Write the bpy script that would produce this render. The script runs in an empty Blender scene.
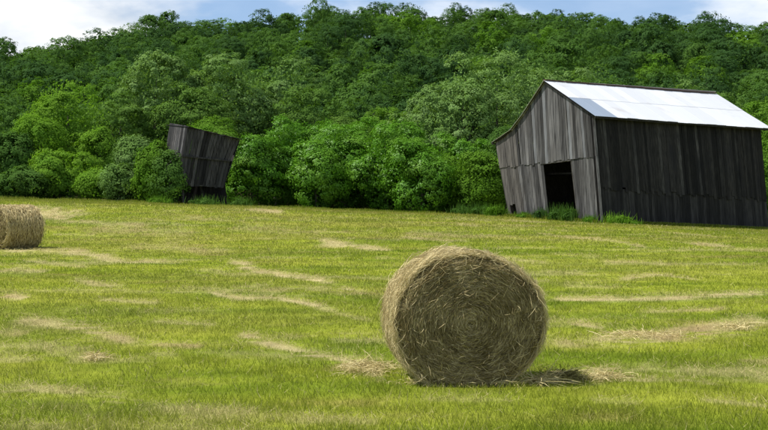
import bpy, math, random
import numpy as np
from mathutils import Vector, Matrix

# ------------------------------------------------------------------ camera, sky, sun
scene = bpy.context.scene
C = scene.collection
F, CX, HY, HC = 1300.0, 384.0, 200.0, 2.12      # focal length and horizon of a 768 x 430 frame, eye height

cam_data = bpy.data.cameras.new('camera')
cam_data.sensor_width = 36.0
cam_data.lens = F / 768.0 * 36.0
cam_data.shift_y = -15.0 / 768.0
cam_data.clip_start = 0.2
cam_data.clip_end = 6000.0
cam = bpy.data.objects.new('camera', cam_data)
cam.location = (0, 0, HC)
cam.rotation_euler = (math.radians(90), 0, 0)
C.objects.link(cam)
scene.camera = cam

SUN_EL, SUN_AZ = math.radians(60), math.radians(-94)     # azimuth clockwise from +Y: left of the view
sd = Vector((math.sin(SUN_AZ) * math.cos(SUN_EL), math.cos(SUN_AZ) * math.cos(SUN_EL), math.sin(SUN_EL)))
sun_data = bpy.data.lights.new('sun', 'SUN')
sun_data.energy = 4.6
sun_data.angle = math.radians(0.5)
sun_data.color = (1.0, 0.955, 0.88)
sun = bpy.data.objects.new('sun', sun_data)
sun.rotation_euler = (-sd).to_track_quat('-Z', 'Y').to_euler()
sun.location = (0, 0, 80)
C.objects.link(sun)

world = bpy.data.worlds.new('World')
scene.world = world
world.use_nodes = True
wn, wl = world.node_tree.nodes, world.node_tree.links
wn.clear()
w_out = wn.new('ShaderNodeOutputWorld')
w_bg = wn.new('ShaderNodeBackground')
w_bg.inputs['Strength'].default_value = 0.085
sky = wn.new('ShaderNodeTexSky')
sky.sky_type = 'NISHITA'
sky.sun_disc = False
sky.sun_elevation = SUN_EL
sky.sun_rotation = SUN_AZ
sky.air_density = 1.0
sky.dust_density = 0.6
sky.ozone_density = 1.5
tc = wn.new('ShaderNodeTexCoord')
mp = wn.new('ShaderNodeMapping'); mp.inputs['Scale'].default_value = (5.0, 5.0, 13.0)
mp.inputs['Location'].default_value = (1.3, 0.0, 0.4)
nz = wn.new('ShaderNodeTexNoise'); nz.inputs['Scale'].default_value = 1.1; nz.inputs['Detail'].default_value = 7
nz.inputs['Roughness'].default_value = 0.55
# one big cumulus low on the left, plus noise clouds everywhere
dist = wn.new('ShaderNodeVectorMath'); dist.operation = 'DISTANCE'
dist.inputs[1].default_value = (-0.275, 0.955, 0.118)
blob = wn.new('ShaderNodeMapRange'); blob.inputs['From Min'].default_value = 0.0; blob.inputs['From Max'].default_value = 0.16
blob.inputs['To Min'].default_value = 0.42; blob.inputs['To Max'].default_value = 0.0
add = wn.new('ShaderNodeMath'); add.operation = 'ADD'
ramp = wn.new('ShaderNodeValToRGB')
ramp.color_ramp.elements[0].position = 0.46; ramp.color_ramp.elements[0].color = (0.24, 0.24, 0.24, 1)
ramp.color_ramp.elements[1].position = 0.68; ramp.color_ramp.elements[1].color = (1, 1, 1, 1)
mix = wn.new('ShaderNodeMix'); mix.data_type = 'RGBA'
nz2 = wn.new('ShaderNodeTexNoise'); nz2.inputs['Scale'].default_value = 2.2; nz2.inputs['Detail'].default_value = 5
cl = wn.new('ShaderNodeValToRGB')
cl.color_ramp.elements[0].position = 0.38; cl.color_ramp.elements[0].color = (6.3, 7.0, 7.9, 1)
cl.color_ramp.elements[1].position = 0.60; cl.color_ramp.elements[1].color = (10.2, 10.4, 10.6, 1)
wl.new(mp.outputs[0], nz2.inputs['Vector']); wl.new(nz2.outputs[0], cl.inputs[0]); wl.new(cl.outputs[0], mix.inputs[7])
skyb = wn.new('ShaderNodeMix'); skyb.data_type = 'RGBA'; skyb.blend_type = 'MULTIPLY'; skyb.inputs[0].default_value = 1.0
skyb.inputs[7].default_value = (0.80, 1.02, 1.32, 1)
wl.new(sky.outputs[0], skyb.inputs[6])
wl.new(tc.outputs['Generated'], mp.inputs['Vector'])
wl.new(mp.outputs[0], nz.inputs['Vector'])
wl.new(tc.outputs['Generated'], dist.inputs[0])
wl.new(dist.outputs['Value'], blob.inputs['Value'])
wl.new(blob.outputs[0], add.inputs[0]); wl.new(nz.outputs[0], add.inputs[1])
wl.new(add.outputs[0], ramp.inputs[0])
wl.new(ramp.outputs[0], mix.inputs[0])
wl.new(skyb.outputs[2], mix.inputs[6])
wl.new(mix.outputs[2], w_bg.inputs['Color'])
wl.new(w_bg.outputs[0], w_out.inputs['Surface'])

vs = scene.view_settings
vs.view_transform = 'Standard'; vs.look = 'None'; vs.gamma = 1.0
vs.exposure = 0.34
vs.use_curve_mapping = False
scene.cycles.max_bounces = 6
scene.cycles.diffuse_bounces = 3
scene.cycles.glossy_bounces = 2
scene.cycles.transmission_bounces = 3

# ------------------------------------------------------------------ helpers
rs = np.random.RandomState(7)
R = random.Random(11)

def vnoise(x, y, seed=0):
    xi = np.floor(x).astype(np.int64); yi = np.floor(y).astype(np.int64)
    fx = x - xi; fy = y - yi
    fx = fx * fx * (3 - 2 * fx); fy = fy * fy * (3 - 2 * fy)
    def h(a, b):
        n = (a * 374761393 + b * 668265263 + seed * 1442695041) & 0xffffffff
        n = ((n ^ (n >> 13)) * 1274126177) & 0xffffffff
        return ((n ^ (n >> 16)) & 0xffff) / 65535.0
    return (h(xi, yi) * (1 - fx) + h(xi + 1, yi) * fx) * (1 - fy) + (h(xi, yi + 1) * (1 - fx) + h(xi + 1, yi + 1) * fx) * fy

def fbm(x, y, seed=0, octv=4):
    v = 0; a = 0.5; t = 0
    for i in range(octv):
        v = v + a * vnoise(x * 2 ** i + 17.3 * i, y * 2 ** i + 9.1 * i, seed + i); t += a; a *= 0.55
    return v / t

def sstep(a, b, x):
    t = np.clip((x - a) / (b - a), 0, 1)
    return t * t * (3 - 2 * t)

RIDGE_PX = [-500, -200, 0, 34, 61, 108, 139, 173, 203, 260, 300, 380, 440, 499, 514, 540, 611, 690, 712, 768, 950, 1300]
RIDGE_PY = [150, 96, 58, 50, 42, 44, 32, 24, 20, 16, 10, 10, 12, 9, 8, 9, 15, 19, 24, 20, 26, 60]
Y_FOOT, Y_RIDGE = 138.0, 450.0

def ground_z(X, Y):
    X = np.asarray(X, dtype=float); Y = np.asarray(Y, dtype=float)
    z = 0.0092 * np.clip(Y, -40, 84)
    k = sstep(42, 88, Y) * (1 - sstep(110, 140, Y)) + 0.4 * sstep(110, 140, Y)
    Xc = np.where(X < -16, -16 + (np.clip(X, -45, 45) + 16) * 0.55, np.clip(X, -45, 45))
    z = z + k * np.where(Xc < 13, 0.0385, 0.056) * (13 - Xc)
    nearw = 1 - sstep(92, 110, Y)
    z = z + (fbm(X * 0.12, Y * 0.10, 3, 2) - 0.5) * 0.20 * nearw * sstep(18, 40, np.abs(Y)) + (fbm(X * 0.9, Y * 0.7, 5, 3) - 0.5) * 0.05 * nearw
    px = CX + F * X / Y_RIDGE
    py = np.interp(px, RIDGE_PX, RIDGE_PY)
    zr = HC + (HY - py) / F * Y_RIDGE - 11.0
    t = np.clip((Y - Y_FOOT) / (Y_RIDGE - Y_FOOT), 0, 1)
    s = t ** 1.15
    hill = s * (zr - z) + 2.5 * (fbm(X * 0.02, Y * 0.02, 21, 3) - 0.5) * np.sin(np.pi * np.clip(t, 0, 1)) * 2
    back = np.clip((Y - Y_RIDGE) / 500, 0, 1)
    return z + hill * (1 - 0.75 * back)

def to_ground(px, py):
    """where the line of sight through a pixel of the photograph meets the ground"""
    Y = 2756.0 / max(py - 188.0, 12.0)
    best = None
    for y in np.linspace(9, 110, 1600):
        X = (px - CX) / F * y
        z = HC - (py - HY) / F * y
        if z <= float(ground_z_fast(X, y)):
            return X, y
    return (px - CX) / F * 110, 110.0

def ground_z_fast(X, Y):
    z = 0.0092 * min(Y, 84)
    t = min(max((Y - 42) / 46.0, 0), 1); k = t * t * (3 - 2 * t)
    return z + k * (0.0385 if X < 13 else 0.056) * (13 - X)

def gz(X, Y):
    return float(ground_z(np.array([X]), np.array([Y]))[0])

def P(px, py, Y):
    return Vector(((px - CX) / F * Y, Y, HC - (py - HY) / F * Y))

def mesh_np(name, verts, faces, mats, attrs=None, midx=None, smooth=False):
    """verts (n,3); faces (m,k) all with k corners; attrs: dict of per-vertex floats"""
    me = bpy.data.meshes.new(name)
    verts = np.asarray(verts, dtype=np.float32); faces = np.asarray(faces, dtype=np.int32)
    k = faces.shape[1]
    me.vertices.add(len(verts)); me.vertices.foreach_set('co', verts.ravel())
    me.loops.add(faces.size); me.loops.foreach_set('vertex_index', faces.ravel())
    me.polygons.add(len(faces))
    me.polygons.foreach_set('loop_start', np.arange(0, faces.size, k, dtype=np.int32))
    me.polygons.foreach_set('loop_total', np.full(len(faces), k, dtype=np.int32))
    if midx is not None:
        me.polygons.foreach_set('material_index', np.asarray(midx, dtype=np.int32))
    me.update(calc_edges=True)
    for kx, v in (attrs or {}).items():
        a = me.attributes.new(kx, 'FLOAT', 'POINT')
        a.data.foreach_set('value', np.asarray(v, dtype=np.float32))
    me.polygons.foreach_set('use_smooth', np.full(len(faces), bool(smooth), dtype=bool))
    for m in (mats if isinstance(mats, (list, tuple)) else [mats]):
        me.materials.append(m)
    return me

class MB:
    """collects boxes, tubes and hexahedra with quads into one mesh"""
    def __init__(s): s.v = []; s.f = []
    def hexa(s, p):     # 8 points: bottom ring 0-3, top ring 4-7
        b = len(s.v); s.v += [tuple(q) for q in p]
        s.f += [(b, b+3, b+2, b+1), (b+4, b+5, b+6, b+7), (b, b+1, b+5, b+4), (b+1, b+2, b+6, b+5), (b+2, b+3, b+7, b+6), (b+3, b, b+4, b+7)]
    def plank(s, a, b, c, d, n):   # four corners and a thickness vector
        s.hexa([a, b, b + n, a + n, d, c, c + n, d + n])
    def beam(s, a, b, w, h):
        a = Vector(a); b = Vector(b); d = (b - a).normalized()
        up = Vector((0, 0, 1)) if abs(d.z) < 0.9 else Vector((0, 1, 0))
        sx = d.cross(up).normalized() * w / 2; sy = sx.cross(d).normalized() * h / 2
        s.hexa([a - sx - sy, a + sx - sy, a + sx + sy, a - sx + sy, b - sx - sy, b + sx - sy, b + sx + sy, b - sx + sy])
    def tube(s, pts, rad, n=7):
        pts = [Vector(p) for p in pts]; rings = []
        for i, p in enumerate(pts):
            d = (pts[min(i + 1, len(pts) - 1)] - pts[max(i - 1, 0)]).normalized()
            up = Vector((1, 0, 0)) if abs(d.x) < 0.8 else Vector((0, 1, 0))
            ax = d.cross(up).normalized(); ay = d.cross(ax)
            b = len(s.v); rings.append(b)
            for j in range(n):
                a = 2 * math.pi * j / n
                s.v.append(tuple(p + (ax * math.cos(a) + ay * math.sin(a)) * rad[i]))
        for i in range(len(rings) - 1):
            for j in range(n):
                s.f.append((rings[i] + j, rings[i] + (j + 1) % n, rings[i+1] + (j + 1) % n, rings[i+1] + j))
    def mesh(s, name, mat, smooth=False, origin=None):
        v = np.array(s.v, dtype=float)
        if origin is not None: v = v - np.array(origin)
        return mesh_np(name, v, s.f, mat, smooth=smooth)

def link(name, me, parent=None, loc=None, kind=None):
    o = bpy.data.objects.new(name, me); C.objects.link(o)
    if parent: o.parent = parent
    if loc is not None: o.location = loc
    if kind: o['kind'] = kind
    return o

def tag(o, label, cat, group=None, kind=None):
    o['label'] = label; o['category'] = cat
    if group: o['group'] = group
    if kind: o['kind'] = kind
    return o

# ------------------------------------------------------------------ materials
def new_mat(name):
    m = bpy.data.materials.new(name); m.use_nodes = True
    n, l = m.node_tree.nodes, m.node_tree.links
    n.clear()
    out = n.new('ShaderNodeOutputMaterial')
    return m, n, l, out

def mixc(n, l, fac, a, b, blend='MIX'):
    x = n.new('ShaderNodeMix'); x.data_type = 'RGBA'; x.blend_type = blend
    for i, val in ((0, fac), (6, a), (7, b)):
        if hasattr(val, 'is_linked') or isinstance(val, bpy.types.NodeSocket): l.new(val, x.inputs[i])
        elif i == 0: x.inputs[0].default_value = val
        else: x.inputs[i].default_value = (*val, 1)
    return x.outputs[2]

def leaf_mat(name, ca, cb, cc, trans=0.3, gloss=0.0, nscale=0.6):
    """leaves: colour drifts between ca and cb from tree to tree and leaf to leaf, with patches of cc"""
    m, n, l, out = new_mat(name)
    oi = n.new('ShaderNodeObjectInfo')
    at = n.new('ShaderNodeAttribute'); at.attribute_name = 'tint'
    ad = n.new('ShaderNodeMath'); ad.operation = 'MULTIPLY_ADD'; ad.inputs[1].default_value = 0.55
    sc = n.new('ShaderNodeMath'); sc.operation = 'MULTIPLY'; sc.inputs[1].default_value = 0.45
    l.new(oi.outputs['Random'], ad.inputs[0]); l.new(at.outputs['Fac'], sc.inputs[0]); l.new(sc.outputs[0], ad.inputs[2])
    c = mixc(n, l, ad.outputs[0], ca, cb)
    tcx = n.new('ShaderNodeTexCoord')
    nz = n.new('ShaderNodeTexNoise'); nz.inputs['Scale'].default_value = nscale; nz.inputs['Detail'].default_value = 2
    l.new(tcx.outputs['Object'], nz.inputs['Vector'])
    mr = n.new('ShaderNodeMapRange'); mr.inputs['From Min'].default_value = 0.48; mr.inputs['From Max'].default_value = 0.68
    l.new(nz.outputs[0], mr.inputs['Value'])
    c = mixc(n, l, mr.outputs[0], c, cc)
    d = n.new('ShaderNodeBsdfDiffuse'); l.new(c, d.inputs['Color'])
    t = n.new('ShaderNodeBsdfTranslucent')
    ct = mixc(n, l, 1.0, c, (1.15, 1.25, 0.5), 'MULTIPLY'); l.new(ct, t.inputs['Color'])
    ms = n.new('ShaderNodeMixShader'); ms.inputs[0].default_value = trans
    l.new(d.outputs[0], ms.inputs[1]); l.new(t.outputs[0], ms.inputs[2])
    last = ms
    if gloss:
        g = n.new('ShaderNodeBsdfGlossy'); g.inputs['Roughness'].default_value = 0.42
        g.inputs['Color'].default_value = (0.9, 0.95, 0.9, 1)
        m2 = n.new('ShaderNodeMixShader'); m2.inputs[0].default_value = gloss
        l.new(ms.outputs[0], m2.inputs[1]); l.new(g.outputs[0], m2.inputs[2]); last = m2
    l.new(last.outputs[0], out.inputs['Surface'])
    return m

LEAF = {
    'dark':   leaf_mat('leaf_dark_green', (0.043, 0.096, 0.028), (0.060, 0.124, 0.034), (0.070, 0.138, 0.038), trans=0.35),
    'mid':    leaf_mat('leaf_mid_green', (0.066, 0.142, 0.028), (0.090, 0.174, 0.036), (0.104, 0.192, 0.040), trans=0.35),
    'fresh':  leaf_mat('leaf_soft_green', (0.095, 0.185, 0.034), (0.125, 0.220, 0.042), (0.140, 0.240, 0.050), trans=0.34),
    'bright': leaf_mat('leaf_bright_green', (0.085, 0.190, 0.018), (0.115, 0.225, 0.024), (0.13, 0.24, 0.032), trans=0.32),
    'yellow': leaf_mat('leaf_yellow_green', (0.145, 0.28, 0.028), (0.19, 0.33, 0.040), (0.13, 0.26, 0.03), trans=0.42),
    'pale':   leaf_mat('leaf_pale_green', (0.125, 0.222, 0.052), (0.165, 0.270, 0.072), (0.205, 0.315, 0.105), trans=0.28),
    'shrub':  leaf_mat('leaf_shrub_green', (0.080, 0.210, 0.014), (0.112, 0.260, 0.018), (0.135, 0.275, 0.026), gloss=0.012, trans=0.28),
}

def bark_mat():
    m, n, l, out = new_mat('bark')
    tcx = n.new('ShaderNodeTexCoord'); mpn = n.new('ShaderNodeMapping'); mpn.inputs['Scale'].default_value = (6, 6, 1.2)
    nz = n.new('ShaderNodeTexNoise'); nz.inputs['Scale'].default_value = 3; nz.inputs['Detail'].default_value = 5
    l.new(tcx.outputs['Object'], mpn.inputs[0]); l.new(mpn.outputs[0], nz.inputs['Vector'])
    c = mixc(n, l, nz.outputs[0], (0.05, 0.04, 0.03), (0.17, 0.15, 0.12))
    b = n.new('ShaderNodeBsdfPrincipled'); l.new(c, b.inputs['Base Color']); b.inputs['Roughness'].default_value = 0.9
    bp = n.new('ShaderNodeBump'); bp.inputs['Distance'].default_value = 0.03; l.new(nz.outputs[0], bp.inputs['Height']); l.new(bp.outputs[0], b.inputs['Normal'])
    l.new(b.outputs[0], out.inputs[0])
    return m
BARK = bark_mat()

def wood_mat(name, dark, lite, tone=(0.55, 1.35), stain=(0.05, 0.045, 0.04), stain_amt=0.6, scale=1.0):
    """weathered bare boards: grain runs with local z, each board its own tone, blotchy stains of old damp"""
    m, n, l, out = new_mat(name)
    geo = n.new('ShaderNodeTexCoord')
    oi = n.new('ShaderNodeObjectInfo')
    mpn = n.new('ShaderNodeMapping'); mpn.inputs['Scale'].default_value = (14 * scale, 14 * scale, 0.55 * scale)
    l.new(geo.outputs['Object'], mpn.inputs[0])
    nz = n.new('ShaderNodeTexNoise'); nz.noise_dimensions = '4D'; nz.inputs['Scale'].default_value = 1.0; nz.inputs['Detail'].default_value = 7; nz.inputs['Roughness'].default_value = 0.65
    mw = n.new('ShaderNodeMath'); mw.operation = 'MULTIPLY'; mw.inputs[1].default_value = 50
    l.new(oi.outputs['Random'], mw.inputs[0]); l.new(mw.outputs[0], nz.inputs['W']); l.new(mpn.outputs[0], nz.inputs['Vector'])
    mr = n.new('ShaderNodeMapRange'); mr.inputs['From Min'].default_value = 0.34; mr.inputs['From Max'].default_value = 0.66
    l.new(nz.outputs[0], mr.inputs['Value'])
    c = mixc(n, l, mr.outputs[0], dark, lite)
    mp2 = n.new('ShaderNodeMapping'); mp2.inputs['Scale'].default_value = (1.3, 1.3, 0.33)
    l.new(geo.outputs['Object'], mp2.inputs[0])
    n2 = n.new('ShaderNodeTexNoise'); n2.inputs['Scale'].default_value = 1.0; n2.inputs['Detail'].default_value = 4
    l.new(mp2.outputs[0], n2.inputs['Vector'])
    m2 = n.new('ShaderNodeMapRange'); m2.inputs['From Min'].default_value = 0.48; m2.inputs['From Max'].default_value = 0.7; m2.inputs['To Max'].default_value = stain_amt
    l.new(n2.outputs[0], m2.inputs['Value'])
    c = mixc(n, l, m2.outputs[0], c, stain)
    tr = n.new('ShaderNodeMapRange'); tr.inputs['To Min'].default_value = tone[0]; tr.inputs['To Max'].default_value = tone[1]
    l.new(oi.outputs['Random'], tr.inputs['Value'])
    hv = n.new('ShaderNodeHueSaturation'); l.new(tr.outputs[0], hv.inputs['Value']); l.new(c, hv.inputs['Color'])
    b = n.new('ShaderNodeBsdfPrincipled'); l.new(hv.outputs[0], b.inputs['Base Color']); b.inputs['Roughness'].default_value = 0.85
    b.inputs['Specular IOR Level'].default_value = 0.2
    bp = n.new('ShaderNodeBump'); bp.inputs['Distance'].default_value = 0.012; l.new(nz.outputs[0], bp.inputs['Height']); l.new(bp.outputs[0], b.inputs['Normal'])
    l.new(b.outputs[0], out.inputs[0])
    return m
W_GABLE = wood_mat('weathered_grey_wood', (0.020, 0.019, 0.019), (0.165, 0.160, 0.157), tone=(0.35, 1.4), stain_amt=0.6)
W_PALE = wood_mat('bleached_grey_wood', (0.10, 0.10, 0.105), (0.27, 0.275, 0.285), tone=(0.7, 1.2), stain_amt=0.4)
W_LEANTO = wood_mat('weathered_brown_wood', (0.038, 0.034, 0.031), (0.15, 0.138, 0.125))
W_SIDE = wood_mat('shade_toned_wood', (0.0045, 0.004, 0.0037), (0.032, 0.029, 0.026), tone=(0.35, 1.7), stain=(0.012, 0.011, 0.012), stain_amt=0.85)  # shade of the side wall is put into this dark board colour
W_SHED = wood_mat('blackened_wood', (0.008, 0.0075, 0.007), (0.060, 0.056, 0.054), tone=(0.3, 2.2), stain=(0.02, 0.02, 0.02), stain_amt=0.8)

def metal_mat(name, base, rust, rough=0.45, metallic=0.0, rust_amt=0.6):
    m, n, l, out = new_mat(name)
    tcx = n.new('ShaderNodeTexCoord'); oi = n.new('ShaderNodeObjectInfo')
    nz = n.new('ShaderNodeTexNoise'); nz.inputs['Scale'].default_value = 0.9; nz.inputs['Detail'].default_value = 6
    l.new(tcx.outputs['Object'], nz.inputs['Vector'])
    mr = n.new('ShaderNodeMapRange'); mr.inputs['From Min'].default_value = 0.6; mr.inputs['From Max'].default_value = 0.8; mr.inputs['To Max'].default_value = rust_amt
    l.new(nz.outputs[0], mr.inputs['Value'])
    c = mixc(n, l, mr.outputs[0], base, rust)
    tr = n.new('ShaderNodeMapRange'); tr.inputs['To Min'].default_value = 0.9; tr.inputs['To Max'].default_value = 1.02
    l.new(oi.outputs['Random'], tr.inputs['Value'])
    hv = n.new('ShaderNodeHueSaturation'); l.new(tr.outputs[0], hv.inputs['Value']); l.new(c, hv.inputs['Color'])
    b = n.new('ShaderNodeBsdfPrincipled'); l.new(hv.outputs[0], b.inputs['Base Color'])
    b.inputs['Roughness'].default_value = rough; b.inputs['Metallic'].default_value = metallic
    l.new(b.outputs[0], out.inputs[0])
    return m
M_ROOF = metal_mat('white_painted_metal', (0.595, 0.61, 0.62), (0.40, 0.37, 0.34), rough=0.5, rust_amt=0.5)
M_GALV = metal_mat('bare_galvanised_metal', (0.31, 0.37, 0.44), (0.42, 0.43, 0.44), rough=0.4, metallic=0.25)
M_RUST = metal_mat('rusty_metal', (0.11, 0.055, 0.04), (0.05, 0.04, 0.035), rough=0.9)

def hay_mat(name, dark, lite, rough=0.8, trans=0.15):
    m, n, l, out = new_mat(name)
    at = n.new('ShaderNodeAttribute'); at.attribute_name = 'tint'
    c = mixc(n, l, at.outputs['Fac'], dark, lite)
    d = n.new('ShaderNodeBsdfDiffuse'); l.new(c, d.inputs['Color'])
    t = n.new('ShaderNodeBsdfTranslucent'); l.new(c, t.inputs['Color'])
    ms = n.new('ShaderNodeMixShader'); ms.inputs[0].default_value = trans
    l.new(d.outputs[0], ms.inputs[1]); l.new(t.outputs[0], ms.inputs[2]); l.new(ms.outputs[0], out.inputs[0])
    return m
HAY = hay_mat('hay_strands', (0.130, 0.096, 0.034), (0.74, 0.62, 0.33))
HAY_GREEN = hay_mat('olive_hay_strands', (0.08, 0.07, 0.02), (0.42, 0.37, 0.13))
STRAW = hay_mat('loose_pale_straw', (0.38, 0.31, 0.12), (0.78, 0.67, 0.36))

def core_mat():
    m, n, l, out = new_mat('packed_hay')
    tcx = n.new('ShaderNodeTexCoord')
    nz = n.new('ShaderNodeTexNoise'); nz.inputs['Scale'].default_value = 9; nz.inputs['Detail'].default_value = 8; nz.inputs['Roughness'].default_value = 0.7
    l.new(tcx.outputs['Object'], nz.inputs['Vector'])
    mr = n.new('ShaderNodeMapRange'); mr.inputs['From Min'].default_value = 0.35; mr.inputs['From Max'].default_value = 0.7
    l.new(nz.outputs[0], mr.inputs['Value'])
    c = mixc(n, l, mr.outputs[0], (0.055, 0.038, 0.012), (0.22, 0.165, 0.055))
    b = n.new('ShaderNodeBsdfDiffuse'); l.new(c, b.inputs['Color'])
    bp = n.new('ShaderNodeBump'); bp.inputs['Distance'].default_value = 0.03; l.new(nz.outputs[0], bp.inputs['Height']); l.new(bp.outputs[0], b.inputs['Normal'])
    l.new(b.outputs[0], out.inputs[0])
    return m
CORE = core_mat()

GREEN_A, GREEN_B, STRAW_C, BROWN_C = (0.150, 0.208, 0.018), (0.280, 0.315, 0.034), (0.54, 0.455, 0.23), (0.33, 0.22, 0.11)
def field_mat(name, blade=False):
    """hay: amount of straw; dry: yellow-brown thin turf; shade of green from 'tint'"""
    m, n, l, out = new_mat(name)
    def A(k):
        a = n.new('ShaderNodeAttribute'); a.attribute_name = k; return a.outputs['Fac']
    c = mixc(n, l, A('tint'), GREEN_A, GREEN_B)
    c = mixc(n, l, A('dry'), c, (0.30, 0.285, 0.062))
    c = mixc(n, l, A('hay'), c, STRAW_C)
    c = mixc(n, l, A('soil'), c, BROWN_C)
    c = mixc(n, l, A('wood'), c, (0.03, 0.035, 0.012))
    if not blade:
        tcx = n.new('ShaderNodeTexCoord')
        mpn = n.new('ShaderNodeMapping'); mpn.inputs['Scale'].default_value = (1.0, 0.6, 1.0)
        l.new(tcx.outputs['Object'], mpn.inputs[0])
        nz = n.new('ShaderNodeTexNoise'); nz.inputs['Scale'].default_value = 2.6; nz.inputs['Detail'].default_value = 9; nz.inputs['Roughness'].default_value = 0.7
        l.new(mpn.outputs[0], nz.inputs['Vector'])
        mr = n.new('ShaderNodeMapRange'); mr.inputs['From Min'].default_value = 0.3; mr.inputs['From Max'].default_value = 0.7
        mr.inputs['To Min'].default_value = 0.62; mr.inputs['To Max'].default_value = 1.12
        l.new(nz.outputs[0], mr.inputs['Value'])
        hv = n.new('ShaderNodeHueSaturation'); l.new(mr.outputs[0], hv.inputs['Value']); l.new(c, hv.inputs['Color'])
        c = hv.outputs[0]
        b = n.new('ShaderNodeBsdfDiffuse'); l.new(c, b.inputs['Color'])
        bp = n.new('ShaderNodeBump'); bp.inputs['Distance'].default_value = 0.08; l.new(nz.outputs[0], bp.inputs['Height']); l.new(bp.outputs[0], b.inputs['Normal'])
        l.new(b.outputs[0], out.inputs[0])
    else:
        d = n.new('ShaderNodeBsdfDiffuse'); l.new(c, d.inputs['Color'])
        t = n.new('ShaderNodeBsdfTranslucent'); l.new(c, t.inputs['Color'])
        ms = n.new('ShaderNodeMixShader'); ms.inputs[0].default_value = 0.35
        l.new(d.outputs[0], ms.inputs[1]); l.new(t.outputs[0], ms.inputs[2]); l.new(ms.outputs[0], out.inputs[0])
    return m
FIELD = field_mat('mown_field'); BLADE = field_mat('grass_blades', True)

# ------------------------------------------------------------------ the field: windrow streaks, ground sheet, grass, straw
STREAKS = [  # polyline traced on the photograph, half width in its pixels, straw, bare soil
    ([(10,207),(45,211),(78,217)],2.6,.9,.1), ([(0,249),(60,252),(130,262),(185,263)],2.0,.75,.1), ([(0,271),(45,273)],3,.5,.2),
    ([(0,297),(25,299)],2.5,.8,.4), ([(70,280),(100,285),(135,286)],2,.6,.1), ([(20,318),(60,325),(100,335),(135,344)],5,.65,.25),
    ([(150,345),(205,347)],3,.45,.4), ([(228,261),(265,272),(305,277),(332,282)],2.6,.9,.1), ([(208,292),(240,298),(280,298),(332,309)],2,.9,0),
    ([(318,241),(345,246),(392,251)],2.8,.8,.2), ([(248,209),(282,213)],1.3,.9,0), ([(338,287),(388,297)],1.8,1,0),
    ([(238,335),(300,351),(340,358),(382,360)],3.4,.85,.1), ([(228,350),(270,354),(322,357)],3.6,.2,.8),
    ([(0,386),(60,393),(100,400),(150,407)],6,.55,.05), ([(130,408),(200,412),(260,414)],5,.4,0), ([(455,223),(478,226)],1.2,.7,0),
    ([(498,220),(548,223)],1.2,.6,0), ([(538,234),(560,237),(600,241),(652,249)],2.4,.6,.45), ([(648,238),(690,245),(730,246),(770,253)],2.2,.65,.35),
    ([(500,258),(548,263)],1.8,.6,0), ([(545,270),(585,273)],2,.45,0), ([(618,279),(660,275),(702,281)],2.2,.7,.2),
    ([(546,300),(600,301),(660,300),(775,293)],2.6,.85,.1), ([(546,320),(602,326)],3,.65,.2),
    ([(548,342),(600,343),(650,341),(690,335),(775,322)],6.5,.75,.6), ([(622,332),(662,336)],3,.7,0), ([(588,384),(640,382),(690,383),(722,385)],2.6,.6,0),
    ([(698,402),(770,407)],3,.45,0), ([(735,359),(772,362)],4,.3,.5), ([(340,366),(384,376)],6,.95,0), ([(658,232),(712,236)],1.4,.6,.1),
    ([(590,400),(640,404)],4,.3,0), ([(280,420),(380,424)],5,.35,0), ([(0,330),(30,333)],4,.25,.3), ([(90,229),(200,233)],4,.22,.35),
    ([(230,226),(330,233)],3.5,.2,.3), ([(130,246),(230,252)],3.5,.25,.3), ([(400,232),(520,238)],2.4,.25,.25), ([(560,285),(640,288)],2.5,.25,.1),
    ([(420,400),(520,404)],4,.2,.0), ([(100,300),(160,304)],1.6,.5,.2), ([(20,262),(90,268)],1.6,.5,.1), ([(600,262),(690,265)],1.6,.5,.3), ([(560,372),(620,369)],1.8,.6,.2), ([(400,236),(470,242)],1.3,.5,.3), ([(150,322),(215,326)],2,.4,.3), ([(640,312),(730,309)],2,.45,.3), ([(60,222),(150,226)],1.3,.5,.3), ([(290,300),(370,322)],2,.35,.1),
]
STREAK_W = []
for pts, w, hay, soil in STREAKS:
    g = [to_ground(*p) for p in pts]
    xs = np.array([p[0] for p in g]); ys = np.array([p[1] for p in g])
    STREAK_W.append((xs, ys, np.maximum(0.75 * w * ys ** 2 / 2756.0, 0.10), hay, soil))

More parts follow.
